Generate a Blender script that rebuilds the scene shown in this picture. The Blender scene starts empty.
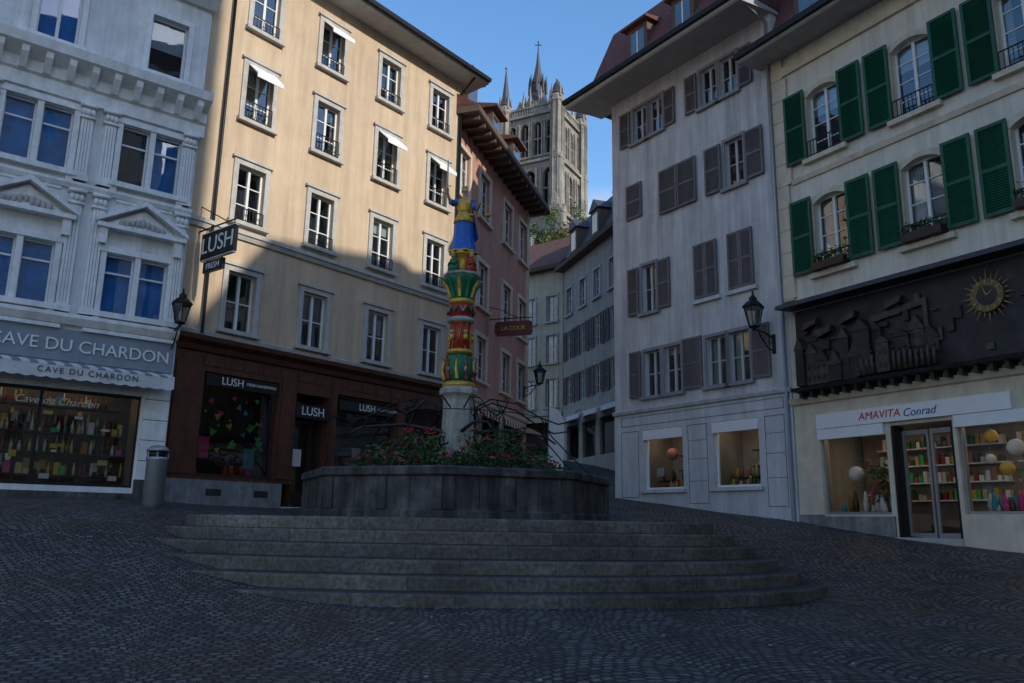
import bpy, math, random
import numpy as np
from mathutils import Matrix, Vector
random.seed(7)
R=math.radians
scene=bpy.context.scene
COL=bpy.context.collection

# ------------------------------------------------------------------ materials
MATS={}
def newmat(name):
    m=bpy.data.materials.new(name); m.use_nodes=True
    nt=m.node_tree
    return m,nt,nt.nodes,nt.links,nt.nodes['Principled BSDF']
def setspec(b,v):
    if 'Specular IOR Level' in b.inputs: b.inputs['Specular IOR Level'].default_value=v
def mat(name,col,rough=.8,var=.18,scale=3.0,bump=.25,bscale=40,metal=0,streak=0.0,spec=.4,emit=None,dist=.01):
    if name in MATS: return MATS[name]
    m,nt,N,L,b=newmat(name)
    tc=N.new('ShaderNodeTexCoord')
    b.inputs['Base Color'].default_value=(*col[:3],1)
    if var>0:
        n1=N.new('ShaderNodeTexNoise'); n1.inputs['Scale'].default_value=scale; n1.inputs['Detail'].default_value=3.5; n1.inputs['Roughness'].default_value=.65
        L.new(tc.outputs['Object'],n1.inputs['Vector'])
        r1=N.new('ShaderNodeMapRange'); r1.inputs[1].default_value=.3; r1.inputs[2].default_value=.7
        r1.inputs[3].default_value=1-var; r1.inputs[4].default_value=1+var
        L.new(n1.outputs['Fac'],r1.inputs[0])
        fac=r1.outputs[0]
        if streak>0:
            mp=N.new('ShaderNodeMapping'); mp.inputs['Scale'].default_value=(2.2,2.2,.16)
            L.new(tc.outputs['Object'],mp.inputs['Vector'])
            n2=N.new('ShaderNodeTexNoise'); n2.inputs['Scale'].default_value=1.6; n2.inputs['Detail'].default_value=4; n2.inputs['Roughness'].default_value=.7
            L.new(mp.outputs[0],n2.inputs['Vector'])
            r2=N.new('ShaderNodeMapRange'); r2.inputs[1].default_value=.35; r2.inputs[2].default_value=.65
            r2.inputs[3].default_value=1-streak; r2.inputs[4].default_value=1+streak*.3
            L.new(n2.outputs['Fac'],r2.inputs[0])
            mm=N.new('ShaderNodeMath'); mm.operation='MULTIPLY'; L.new(fac,mm.inputs[0]); L.new(r2.outputs[0],mm.inputs[1]); fac=mm.outputs[0]
        vm=N.new('ShaderNodeVectorMath'); vm.operation='SCALE'; vm.inputs[0].default_value=col[:3]
        L.new(fac,vm.inputs['Scale']); L.new(vm.outputs[0],b.inputs['Base Color'])
    b.inputs['Roughness'].default_value=rough; b.inputs['Metallic'].default_value=metal; setspec(b,spec)
    if bump>=.2:
        n3=N.new('ShaderNodeTexNoise'); n3.inputs['Scale'].default_value=bscale; n3.inputs['Detail'].default_value=2
        L.new(tc.outputs['Object'],n3.inputs['Vector'])
        bp=N.new('ShaderNodeBump'); bp.inputs['Strength'].default_value=bump; bp.inputs['Distance'].default_value=dist
        L.new(n3.outputs['Fac'],bp.inputs['Height']); L.new(bp.outputs[0],b.inputs['Normal'])
    if emit:
        b.inputs['Emission Color'].default_value=(*emit[:3],1); b.inputs['Emission Strength'].default_value=emit[3]
    MATS[name]=m; return m

def glass_mat(name,tint=(.75,.85,.9),refl=.22):
    m=bpy.data.materials.new(name); m.use_nodes=True; nt=m.node_tree; N=nt.nodes; L=nt.links; N.clear()
    out=N.new('ShaderNodeOutputMaterial'); tr=N.new('ShaderNodeBsdfTransparent'); gl=N.new('ShaderNodeBsdfGlossy')
    tr.inputs[0].default_value=(*tint,1); gl.inputs['Roughness'].default_value=.015; gl.inputs['Color'].default_value=(.9,.95,1,1)
    fr=N.new('ShaderNodeFresnel'); fr.inputs[0].default_value=1.5
    ma=N.new('ShaderNodeMath'); ma.operation='MULTIPLY_ADD'; ma.inputs[1].default_value=1.3; ma.inputs[2].default_value=refl-.05; ma.use_clamp=True
    L.new(fr.outputs[0],ma.inputs[0])
    tc=N.new('ShaderNodeTexCoord'); ns=N.new('ShaderNodeTexNoise'); ns.inputs['Scale'].default_value=1.3; ns.inputs['Detail'].default_value=1
    L.new(tc.outputs['Object'],ns.inputs['Vector'])
    bp=N.new('ShaderNodeBump'); bp.inputs['Strength'].default_value=.12; bp.inputs['Distance'].default_value=.03
    L.new(ns.outputs['Fac'],bp.inputs['Height']); L.new(bp.outputs[0],gl.inputs['Normal'])
    mx=N.new('ShaderNodeMixShader'); L.new(ma.outputs[0],mx.inputs[0]); L.new(tr.outputs[0],mx.inputs[1]); L.new(gl.outputs[0],mx.inputs[2]); L.new(mx.outputs[0],out.inputs[0])
    MATS[name]=m; return m

def stripe_mat(name,c1,c2,freq,axis):
    m,nt,N,L,b=newmat(name)
    tc=N.new('ShaderNodeTexCoord'); dp=N.new('ShaderNodeVectorMath'); dp.operation='DOT_PRODUCT'; dp.inputs[1].default_value=axis
    L.new(tc.outputs['Object'],dp.inputs[0])
    s=N.new('ShaderNodeMath'); s.operation='MULTIPLY'; s.inputs[1].default_value=freq; L.new(dp.outputs['Value'],s.inputs[0])
    f=N.new('ShaderNodeMath'); f.operation='FRACT'; L.new(s.outputs[0],f.inputs[0])
    g=N.new('ShaderNodeMath'); g.operation='GREATER_THAN'; g.inputs[1].default_value=.5; L.new(f.outputs[0],g.inputs[0])
    mx=N.new('ShaderNodeMixRGB'); mx.inputs[1].default_value=(*c1,1); mx.inputs[2].default_value=(*c2,1); L.new(g.outputs[0],mx.inputs[0])
    L.new(mx.outputs[0],b.inputs['Base Color']); b.inputs['Roughness'].default_value=.85
    return m

def brick_mat(name,c1,c2,cm,bw,bh,ms,vecmode,rough=.8,bump=.5,stain=.35,dist=.02):
    m,nt,N,L,b=newmat(name)
    tc=N.new('ShaderNodeTexCoord')
    sx=N.new('ShaderNodeSeparateXYZ'); L.new(tc.outputs['Object'],sx.inputs[0])
    cb=N.new('ShaderNodeCombineXYZ')
    def M(op,a,b_=None,c=None):
        n=N.new('ShaderNodeMath'); n.operation=op
        for i,v in enumerate((a,b_,c)):
            if v is None: continue
            if isinstance(v,(int,float)): n.inputs[i].default_value=v
            else: L.new(v,n.inputs[i])
        return n.outputs[0]
    ns=N.new('ShaderNodeTexNoise'); ns.inputs['Scale'].default_value=.7; ns.inputs['Detail'].default_value=6; ns.inputs['Roughness'].default_value=.7
    L.new(tc.outputs['Object'],ns.inputs['Vector'])
    n2=N.new('ShaderNodeTexNoise'); n2.inputs['Scale'].default_value=16; n2.inputs['Detail'].default_value=3; L.new(tc.outputs['Object'],n2.inputs['Vector'])
    if vecmode=='fan':
        nz=N.new('ShaderNodeTexNoise'); nz.inputs['Scale'].default_value=.9; nz.inputs['Detail'].default_value=1; L.new(tc.outputs['Object'],nz.inputs['Vector'])
        wob=M('MULTIPLY',nz.outputs['Fac'],.5)
        jit=M('MULTIPLY',n2.outputs['Fac'],.05)
        xr=M('ADD',M('MULTIPLY',sx.outputs[0],.93),M('MULTIPLY',sx.outputs[1],.36))
        yr=M('ADD',M('MULTIPLY',sx.outputs[1],.93),M('MULTIPLY',sx.outputs[0],-.36))
        xr=M('ADD',xr,wob); yr=M('ADD',yr,jit)
        w=1.5
        fx=M('SUBTRACT',M('FRACT',M('DIVIDE',xr,w)),.5)
        arc=M('MULTIPLY',M('SQRT',M('SUBTRACT',.52,M('MULTIPLY',fx,fx))),w)
        v=M('SUBTRACT',yr,arc)
        ang=M('ADD',M('MULTIPLY',M('ARCSINE',M('MULTIPLY',fx,1.38)),1.09),jit)
        L.new(ang,cb.inputs[0]); L.new(v,cb.inputs[1])
    elif vecmode=='step':
        L.new(sx.outputs[0],cb.inputs[0]); L.new(sx.outputs[2],cb.inputs[1])
    br=N.new('ShaderNodeTexBrick'); L.new(cb.outputs[0],br.inputs['Vector'])
    br.inputs['Scale'].default_value=1; br.inputs['Brick Width'].default_value=bw; br.inputs['Row Height'].default_value=bh
    br.inputs['Mortar Size'].default_value=ms; br.inputs['Mortar Smooth'].default_value=.6; br.inputs['Bias'].default_value=0
    br.inputs['Color1'].default_value=(*c1,1); br.inputs['Color2'].default_value=(*c2,1); br.inputs['Mortar'].default_value=(*cm,1)
    mr=N.new('ShaderNodeMapRange'); mr.inputs[1].default_value=.3; mr.inputs[2].default_value=.7; mr.inputs[3].default_value=1-stain; mr.inputs[4].default_value=1+stain
    L.new(ns.outputs['Fac'],mr.inputs[0])
    m2=N.new('ShaderNodeMapRange'); m2.inputs[1].default_value=.3; m2.inputs[2].default_value=.7; m2.inputs[3].default_value=.6; m2.inputs[4].default_value=1.4
    L.new(n2.outputs['Fac'],m2.inputs[0])
    vm=N.new('ShaderNodeVectorMath'); vm.operation='SCALE'; L.new(br.outputs['Color'],vm.inputs[0]); L.new(M('MULTIPLY',mr.outputs[0],m2.outputs[0]),vm.inputs['Scale'])
    L.new(vm.outputs[0],b.inputs['Base Color'])
    r3=N.new('ShaderNodeMapRange'); r3.inputs[1].default_value=.35; r3.inputs[2].default_value=.65; r3.inputs[3].default_value=rough-.18; r3.inputs[4].default_value=rough+.12
    L.new(ns.outputs['Fac'],r3.inputs[0]); L.new(r3.outputs[0],b.inputs['Roughness'])
    h=M('ADD',M('MULTIPLY',M('SUBTRACT',1.0,br.outputs['Fac']),.9),M('MULTIPLY',n2.outputs['Fac'],.7))
    bp=N.new('ShaderNodeBump'); bp.inputs['Strength'].default_value=bump; bp.inputs['Distance'].default_value=dist
    L.new(h,bp.inputs['Height']); L.new(bp.outputs[0],b.inputs['Normal'])
    MATS[name]=m; return m

# ------------------------------------------------------------------ mesh store
def root(name):
    e=bpy.data.objects.new(name,None); COL.objects.link(e); e.empty_display_size=.3
    return e
class Store:
    """collects geometry for one real object; one child mesh per part"""
    def __init__(s,name): s.root=root(name); s.parts={}
    def part(s,p,m):
        k=(p,m.name)
        if k not in s.parts: s.parts[k]=([],[],m,[False])
        return s.parts[k]
    def add(s,p,m,vs,fs,smooth=False):
        V,F,_,sm=s.part(p,m); o=len(V); V.extend([tuple(v) for v in vs]); F.extend([tuple(i+o for i in f) for f in fs])
        if smooth: sm[0]=True
    def flush(s):
        for (p,_),(V,F,m,sm) in s.parts.items():
            me=bpy.data.meshes.new(p); me.from_pydata(V,[],F); me.materials.append(m); me.update()
            if sm[0]:
                me.polygons.foreach_set('use_smooth',[True]*len(me.polygons))
            ob=bpy.data.objects.new(p,me); COL.objects.link(ob); ob.parent=s.root
        return s.root
    def lathe(s,p,m,c,prof,seg=16,phase=0,smooth=True,fold=None,sx=1,sy=1,cap=True):
        vs=[];fs=[]
        for j,(r,z) in enumerate(prof):
            for i in range(seg):
                a=phase+2*math.pi*i/seg
                rr=r*(1+(fold(a,j) if fold else 0))
                vs.append((c[0]+rr*math.cos(a)*sx,c[1]+rr*math.sin(a)*sy,c[2]+z))
        for j in range(len(prof)-1):
            for i in range(seg):
                a=j*seg+i;b=j*seg+(i+1)%seg
                fs.append((a,b,b+seg,a+seg))
        if cap:
            fs.append(tuple(range((len(prof)-1)*seg,len(prof)*seg)))
            fs.append(tuple(reversed(range(seg))))
        s.add(p,m,vs,fs,smooth)
    def tube(s,p,m,pts,rad,seg=6,smooth=True):
        pts=[Vector(q) for q in pts]
        if not isinstance(rad,(list,tuple)): rad=[rad]*len(pts)
        vs=[];fs=[]
        for i,q in enumerate(pts):
            t=(pts[min(i+1,len(pts)-1)]-pts[max(i-1,0)])
            t.normalize()
            a=t.cross(Vector((0,0,1)))
            if a.length<.1: a=t.cross(Vector((1,0,0)))
            a.normalize(); b=t.cross(a)
            for k in range(seg):
                w=2*math.pi*k/seg
                vs.append(q+(a*math.cos(w)+b*math.sin(w))*rad[i])
        n=len(pts)
        for i in range(n-1):
            for k in range(seg):
                fs.append((i*seg+k,i*seg+(k+1)%seg,(i+1)*seg+(k+1)%seg,(i+1)*seg+k))
        fs.append(tuple(range(seg))); fs.append(tuple(reversed(range((n-1)*seg,n*seg))))
        s.add(p,m,vs,fs,smooth)
    def ball(s,p,m,c,r,sx=1,sy=1,sz=1,seg=10):
        prof=[(max(.001,math.sin(math.pi*j/seg))*r,-math.cos(math.pi*j/seg)*r*sz) for j in range(seg+1)]
        s.lathe(p,m,c,prof,seg=seg+2,sx=sx,sy=sy)

def vdir(az): return Vector((math.sin(R(az)),math.cos(R(az)),0))
class Fac:
    """facade frame: u along wall (left to right), z up, o outwards"""
    def __init__(s,store,origin,az):
        s.st=store; s.o=Vector((origin[0],origin[1],0)); s.d=vdir(az); s.n=Vector((s.d.y,-s.d.x,0))
    def P(s,u,z,o=0): return s.o+s.d*u+s.n*o+Vector((0,0,z))
    def box(s,p,m,u0,u1,z0,z1,o0,o1):
        vs=[s.P(u,z,o) for u in (u0,u1) for z in (z0,z1) for o in (o0,o1)]
        fs=[(0,1,3,2),(4,6,7,5),(0,4,5,1),(2,3,7,6),(0,2,6,4),(1,5,7,3)]
        s.st.add(p,m,vs,fs)
    def quad(s,p,m,pts): s.st.add(p,m,[s.P(*q) for q in pts],[tuple(range(len(pts)))])
    def prism(s,p,m,poly,o0,o1):
        n=len(poly); vs=[s.P(u,z,o0) for u,z in poly]+[s.P(u,z,o1) for u,z in poly]
        fs=[tuple(range(n)),tuple(range(2*n-1,n-1,-1))]+[(i,i+n,(i+1)%n+n,(i+1)%n) for i in range(n)]
        s.st.add(p,m,vs,fs)
    def prof(s,p,m,poly,u0,u1):
        n=len(poly); vs=[s.P(u0,z,o) for o,z in poly]+[s.P(u1,z,o) for o,z in poly]
        fs=[tuple(range(n)),tuple(range(2*n-1,n-1,-1))]+[(i,i+n,(i+1)%n+n,(i+1)%n) for i in range(n)]
        s.st.add(p,m,vs,fs)
    def wall(s,p,m,u0,u1,z0,z1,ops,depth=.2,o=0,rm=None):
        us=sorted(set([u0,u1]+[x for a in ops for x in a[:2] if u0<x<u1])); zs=sorted(set([z0,z1]+[x for a in ops for x in a[2:4] if z0<x<z1]))
        for i in range(len(us)-1):
            for j in range(len(zs)-1):
                cu=(us[i]+us[i+1])/2; cz=(zs[j]+zs[j+1])/2
                if any(a[0]<cu<a[1] and a[2]<cz<a[3] for a in ops): continue
                s.quad(p,m,[(us[i],zs[j],o),(us[i+1],zs[j],o),(us[i+1],zs[j+1],o),(us[i],zs[j+1],o)])
        rm=rm or m
        for a in ops:
            A,B,C,D=a[:4]; q=o-depth
            s.quad(p+'_reveals',rm,[(A,C,o),(A,D,o),(A,D,q),(A,C,q)]); s.quad(p+'_reveals',rm,[(B,C,o),(B,C,q),(B,D,q),(B,D,o)])
            s.quad(p+'_reveals',rm,[(A,D,o),(B,D,o),(B,D,q),(A,D,q)]); s.quad(p+'_reveals',rm,[(A,C,o),(A,C,q),(B,C,q),(B,C,o)])
    def shell(s,p,m,u0,u1,z0,z1,depth):
        e=.0
        s.quad(p,m,[(u0,z0,e),(u0,z1,e),(u0,z1,-depth),(u0,z0,-depth)]); s.quad(p,m,[(u1,z0,e),(u1,z0,-depth),(u1,z1,-depth),(u1,z1,e)])
        s.quad(p,m,[(u0,z0,-depth),(u0,z1,-depth),(u1,z1,-depth),(u1,z0,-depth)]); s.quad(p,m,[(u0,z1,0),(u1,z1,0),(u1,z1,-depth),(u0,z1,-depth)])
    def win(s,u0,u1,z0,z1,fm=None,bars=2,o=0,rec=.16,fw=.05,curt=.3,mull=True,glass=None,blind=None):
        fm=fm or MATS['white_paint']; q=o-rec; p='window_frames'
        s.box(p,fm,u0,u1,z0,z0+fw*1.3,q,q+.06); s.box(p,fm,u0,u1,z1-fw,z1,q,q+.06)
        s.box(p,fm,u0,u0+fw,z0+fw*1.3,z1-fw,q,q+.055); s.box(p,fm,u1-fw,u1,z0+fw*1.3,z1-fw,q,q+.055)
        if mull:
            c=(u0+u1)/2; s.box(p,fm,c-.035,c+.035,z0+fw*1.3,z1-fw,q+.005,q+.07)
        for i in range(bars):
            zz=z0+(z1-z0)*(i+1)/(bars+1); s.box(p,fm,u0+fw,u1-fw,zz-.013,zz+.013,q+.01,q+.045)
        g=glass or MATS['window_glass']
        c=(u0+u1)/2 
        for (a,b) in ((u0,c),(c,u1)):
            t=random.uniform(-.012,.012); w=random.uniform(-.01,.01)
            s.quad('glass',g,[(a,z0,q+.025+t),(b,z0,q+.025-t),(b,z1,q+.025-t+w),(a,z1,q+.025+t+w)])
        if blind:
            s.quad('blinds',blind,[(u0,z0,q-.06),(u1,z0,q-.06),(u1,z1,q-.06),(u0,z1,q-.06)]); return  # flat sheet coloured like sky reflected in the glass
        if random.random()<curt:
            cm=MATS['curtain']; W=(u1-u0)
            for side in (0,1):
                ww=W*random.uniform(.12,.36); a=u0 if side==0 else u1-ww
                n=8; vs=[];fs=[]
                for i in range(n+1):
                    uu=a+ww*i/n; oo=q-.1+(.03 if i%2 else -.01)
                    vs+= [s.P(uu,z0,oo),s.P(uu,z1,oo)]
                for i in range(n): fs.append((2*i,2*i+2,2*i+3,2*i+1))
                s.st.add('curtains',cm,vs,fs)
        elif random.random()<.2:
            h=(z1-z0)*random.uniform(.15,.5); s.quad('blinds',MATS['curtain'],[(u0,z1-h,q-.06),(u1,z1-h,q-.06),(u1,z1,q-.06),(u0,z1,q-.06)])
    def surround(s,u0,u1,z0,z1,m,w=.13,pr=.05,sill=True,part='window_surrounds'):
        s.box(part,m,u0-w,u0,z0,z1,-.01,pr); s.box(part,m,u1,u1+w,z0,z1,-.01,pr)
        s.box(part,m,u0-w,u1+w,z1,z1+w,-.01,pr+.004)
        if sill: s.box('sills',m,u0-w-.05,u1+w+.05,z0-.1,z0,-.01,pr+.09)
    def rail(s,u0,u1,z0,h=.32,o=.09):
        m=MATS['black_iron']; p='window_rails'
        s.box(p,m,u0,u1,z0+h,z0+h+.025,o-.012,o+.012); s.box(p,m,u0,u1,z0+.04,z0+.06,o-.01,o+.01)
        n=max(3,int((u1-u0)/.09))
        for i in range(n+1):
            a=u0+(u1-u0)*i/n; s.box(p,m,a-.007,a+.007,z0,z0+h,o-.007,o+.007)
    def shutter(s,u0,u1,z0,z1,m,o=.02):
        p='shutters'; w=.07; t=.045; o+=random.uniform(0,.025)
        s.box(p,m,u0,u0+w,z0,z1,o,o+t); s.box(p,m,u1-w,u1,z0,z1,o,o+t)
        for zz in (z0,(z0+z1)/2-w/2,z1-w): s.box(p,m,u0+w,u1-w,zz,zz+w,o+.002,o+t-.002)
        zz=z0+w
        while zz<z1-w-.03:
            s.quad(p,m,[(u0+w,zz,o+.04),(u1-w,zz,o+.04),(u1-w,zz+.055,o+.008),(u0+w,zz+.055,o+.008)])
            zz+=.055
        s.quad(p,m,[(u0+w,z0+w,o+.005),(u1-w,z0+w,o+.005),(u1-w,z1-w,o+.005),(u0+w,z1-w,o+.005)])
    def text(s,body,u,z,o,size,m,align='LEFT',ext=.008,name='lettering',spacing=1.0,shear=0):
        c=bpy.data.curves.new(name,'FONT'); c.body=body; c.size=size; c.extrude=ext; c.align_x=align; c.align_y='CENTER'; c.space_character=spacing; c.shear=shear
        c.materials.append(m)
        ob=bpy.data.objects.new(name,c); COL.objects.link(ob)
        M=Matrix((( s.d.x,0,s.n.x,0),(s.d.y,0,s.n.y,0),(0,1,0,0),(0,0,0,1)))
        ob.matrix_world=Matrix.Translation(s.P(u,z,o))@M
        ob.parent=s.st.root
        return ob

# palette
wt=mat('white_paint',(.66,.67,.66),.55,.06,6,.05)
mat('curtain',(.5,.49,.46),.95,.12,8,.1)
mat('black_iron',(.02,.02,.022),.5,.2,8,.1,metal=.6)
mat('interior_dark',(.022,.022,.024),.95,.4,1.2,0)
mat('interior_warm',(.10,.07,.045),.95,.4,1.5,0)
glass_mat('window_glass',refl=.14); glass_mat('shop_glass',(.9,.93,.93),.06)
glass_mat('blue_glass',(.7,.85,1.0),.14)
bluebl=mat('blue_blind',(.03,.28,.62),.7,.3,2.0,0)  # reflected blue sky painted as a colour, laid behind the panes
beige=mat('beige_render',(.52,.40,.28),.9,.07,1.5,.35,60,streak=.18)
stone_tr=mat('grey_stone_trim',(.42,.405,.38),.85,.14,5,.3,40,streak=.1)
plinm=mat('dark_plinth_stone',(.20,.20,.20),.85,.25,4,.3,40,streak=.35)
lstone=mat('pale_blue_stone',(.66,.67,.66),.85,.1,2.5,.3,45,streak=.2)
lstone2=mat('pale_blue_stone_trim',(.73,.74,.73),.85,.12,5,.3,45,streak=.15)
whitew=mat('grey_white_render',(.52,.52,.535),.92,.1,1.6,.45,30,streak=.28,dist=.02)
whitep=mat('ground_floor_panel',(.52,.53,.55),.88,.08,3,.25,40,streak=.2)
greenw=mat('cream_grey_render',(.64,.61,.53),.9,.08,1.7,.35,45,streak=.18)
cream=mat('cream_stone',(.58,.51,.40),.88,.12,3,.3,45,streak=.15)
pinkw=mat('pink_render',(.46,.24,.19),.9,.1,2,.35,45,streak=.15)
creamb=mat('warm_grey_render',(.48,.44,.34),.9,.1,2,.3,45,streak=.2)
greyb=mat('grey_render',(.34,.33,.31),.9,.1,2,.3,45,streak=.2)
brown=mat('brown_wood',(.085,.030,.016),.5,.3,4,.15,60,streak=.35)
dkbrown=mat('dark_brown_wood',(.035,.017,.012),.5,.2,4,.1)
greensh=mat('green_shutter_paint',(.006,.085,.042),.5,.18,7,.1,streak=.25)
greysh=mat('grey_brown_shutter_paint',(.15,.135,.14),.7,.15,7,.1,streak=.25)
tile=mat('roof_tile_brown',(.115,.055,.042),.85,.3,6,.7,14,dist=.04)
tilered=mat('roof_tile_red',(.13,.05,.045),.85,.35,9,.7,14,dist=.04)
slate=mat('slate',(.05,.05,.06),.6,.25,6,.5,14,dist=.03)
soff=mat('eave_boards',(.38,.37,.36),.8,.12,3,.2)
soffb=mat('brown_eave_boards',(.11,.075,.06),.8,.2,3,.2)
bronze=mat('dark_relief_metal',(.026,.026,.028),.5,.4,3,.4,20,metal=.3)
bronze2=mat('worn_relief_metal',(.055,.048,.042),.5,.5,6,.4,20,metal=.3)
gold=mat('gilding',(.58,.36,.06),.4,.3,14,.1,metal=.3)
signw=mat('white_sign',(.72,.72,.72),.5,.04,4,0)
signb=mat('black_sign',(.012,.012,.013),.4,.1,4,0)
redp=mat('red_paint',(.38,.03,.02),.5,.3,12,.1)
greenp=mat('green_paint',(.015,.15,.07),.5,.35,14,.1)
bluep=mat('blue_paint',(.015,.12,.48),.45,.2,10,.1)
skinp=mat('statue_skin_paint',(.50,.31,.23),.5,.1,10,.05)
catst=mat('cathedral_stone',(.25,.235,.21),.9,.3,.4,.6,3,dist=.2,streak=.3)
catdk=mat('cathedral_openings',(.03,.03,.035),.9,.2,1,0)
pstone=mat('pedestal_stone',(.42,.40,.35),.85,.25,5,.4,40,streak=.4)
basin=mat('basin_stone',(.085,.082,.078),.8,.55,2.6,.6,25,streak=.65,dist=.02)
leaf1=mat('leaf_dark',(.024,.055,.016),.6,.4,5,0); leaf2=mat('leaf_light',(.06,.11,.025),.6,.4,5,0); leaf3=mat('leaf_yellow',(.20,.16,.03),.6,.3,5,0)
flred=mat('red_flowers',(.42,.012,.02),.6,.2,20,0); flpk=mat('pink_flowers',(.45,.08,.16),.6,.2,20,0)
steel=mat('grey_steel',(.32,.33,.34),.4,.1,10,.05,metal=.6)
water=mat('water',(.02,.03,.03),.05,.1,2,.2,6,dist=.02)
sh_em=mat('shop_lamp',(1,.8,.6),.5,0,1,0,emit=(1,.80,.58,8))
sh_em2=mat('shop_lamp_dim',(1,.8,.6),.5,0,1,0,emit=(1,.78,.54,4.5))

# ------------------------------------------------------------------ ground height field
G0=[(0,-2,-.45),(0,3,-.35),(0,7,-.15),(-5,7,-.10),(5,7,-.12),(9,8,.0),(-10,9,.6),(-14,14,1.35),(-.9,10.6,.0),(2.5,11.0,.0),(-2.6,11.0,.06),(-3.95,11.4,.24),
(-4.9,12.1,.44),(-6.0,12.9,.66),(-6.4,14.6,1.02),(-5.4,17,1.12),(5.2,13.2,.02),(5.7,15,.2),(4.7,17.5,.72),(3,19.5,1.05),(-10.45,16.1,1.44),(-7.9,17.7,1.44),(-5.4,21.4,1.40),
(3.13,25.2,1.94),(6.75,20,1.29),(9.46,15.5,.74),(12,11,.35),(7.2,14.5,.45),(-1.2,17.9,1.12),(-1.2,21.5,1.35),(.5,26,2.0),(1,36,3.35),(2.9,40,3.94),(0,50,5.2),(-1,60,6.5),(-12,30,2.4),(12,30,2.2),(-12,0,.4),(12,0,-.2),(14,55,6),(-14,55,6)]
gp=np.array(G0)
def tps(r): 
    r=np.maximum(r,1e-9); return r*r*np.log(r)
n_=len(gp); A_=np.zeros((n_+3,n_+3))
dd=np.linalg.norm(gp[:,None,:2]-gp[None,:,:2],axis=2); A_[:n_,:n_]=tps(dd)+np.eye(n_)*.05
A_[:n_,n_]=1; A_[:n_,n_+1:]=gp[:,:2]; A_[n_,:n_]=1; A_[n_+1:,:n_]=gp[:,:2].T
w_=np.linalg.solve(A_,np.concatenate([gp[:,2],[0,0,0]]))
def gz(x,y):
    xc=min(max(x,-15),15); yc=min(max(y,-3),60)
    r=np.hypot(gp[:,0]-xc,gp[:,1]-yc)
    z=float(tps(r)@w_[:n_]+w_[n_]+w_[n_+1]*xc+w_[n_+2]*yc)
    t=min(max((y-60)/60,0),1); z+=30*t*t*(3-2*t)
    return z
def axis(lo,hi,step,far):
    a=list(np.arange(lo,hi+1e-6,step)); b=[]; v=hi; s=step
    while v<far: s*=1.35; v+=s; b.append(v)
    c=[]; v=lo; s=step
    while v>-far: s*=1.35; v-=s; c.append(v)
    return c[::-1]+a+b
xs=axis(-15,15,.45,900); ys=axis(-3,62,.5,900)
vs=[(x,y,gz(x,y)+.012*math.sin(x*2.1+y)*math.sin(y*1.7)) for y in ys for x in xs]; nx=len(xs)
fs=[(j*nx+i,j*nx+i+1,(j+1)*nx+i+1,(j+1)*nx+i) for j in range(len(ys)-1) for i in range(nx-1)]
cob=brick_mat('cobblestones',(.034,.034,.037),(.135,.128,.12),(.007,.007,.007),.125,.115,.02,'fan',rough=.6,bump=1.0,stain=.45,dist=.045)
me=bpy.data.meshes.new('ground'); me.from_pydata(vs,[],fs); me.materials.append(cob); me.polygons.foreach_set('use_smooth',[True]*len(me.polygons)); me.update()
ground=bpy.data.objects.new('ground',me); COL.objects.link(ground)

# ------------------------------------------------------------------ stone steps
st=Store('stone_steps')
stepm=brick_mat('step_stone',(.085,.078,.068),(.135,.122,.10),(.03,.03,.03),1.35,.195,.005,'step',rough=.8,bump=.7,stain=.6,dist=.025)
CX,CY=-1.08,15.6; RISE=.195
def outline(a,bf,bb,n=160,e=2.15):
    P=[]
    for i in range(n):
        t=2*math.pi*i/n; c,s=math.cos(t),math.sin(t)
        x=a*math.copysign(abs(c)**(2/e),c); b=bb if s>0 else bf
        P.append((CX+x,CY+b*math.copysign(abs(s)**(2/e),s)))
    return P
for k in range(6):
    zt=RISE*(6-k); a=4.85+.36*k; bf=2.55+.42*k; bb=6+.4*k
    o0=outline(a,bf,bb); om=outline(a-.008,bf-.008,bb-.008); o1=outline(a-.03,bf-.03,bb-.03); n=len(o0)
    inn=outline(a-.6,bf-.6,bb-.6) if k else None
    J=[random.uniform(-.008,.008) for _ in range(n)]
    vs=[(x,y,zt-RISE-.35) for x,y in o0]+[(x,y,zt-.035+j) for (x,y),j in zip(o0,J)]+[(x,y,zt-.012+j) for (x,y),j in zip(om,J)]+[(x,y,zt) for x,y in o1]
    fs=[]
    for i in range(n):
        j=(i+1)%n
        for q in range(3): fs.append((q*n+i,q*n+j,(q+1)*n+j,(q+1)*n+i))
    if inn:
        vs+=[(x,y,zt) for x,y in inn]
        for i in range(n): j=(i+1)%n; fs.append((3*n+i,3*n+j,4*n+j,4*n+i))
    else: fs.append(tuple(range(3*n,4*n)))
    st.add('step_course',stepm,vs,fs)
st.flush()

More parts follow.
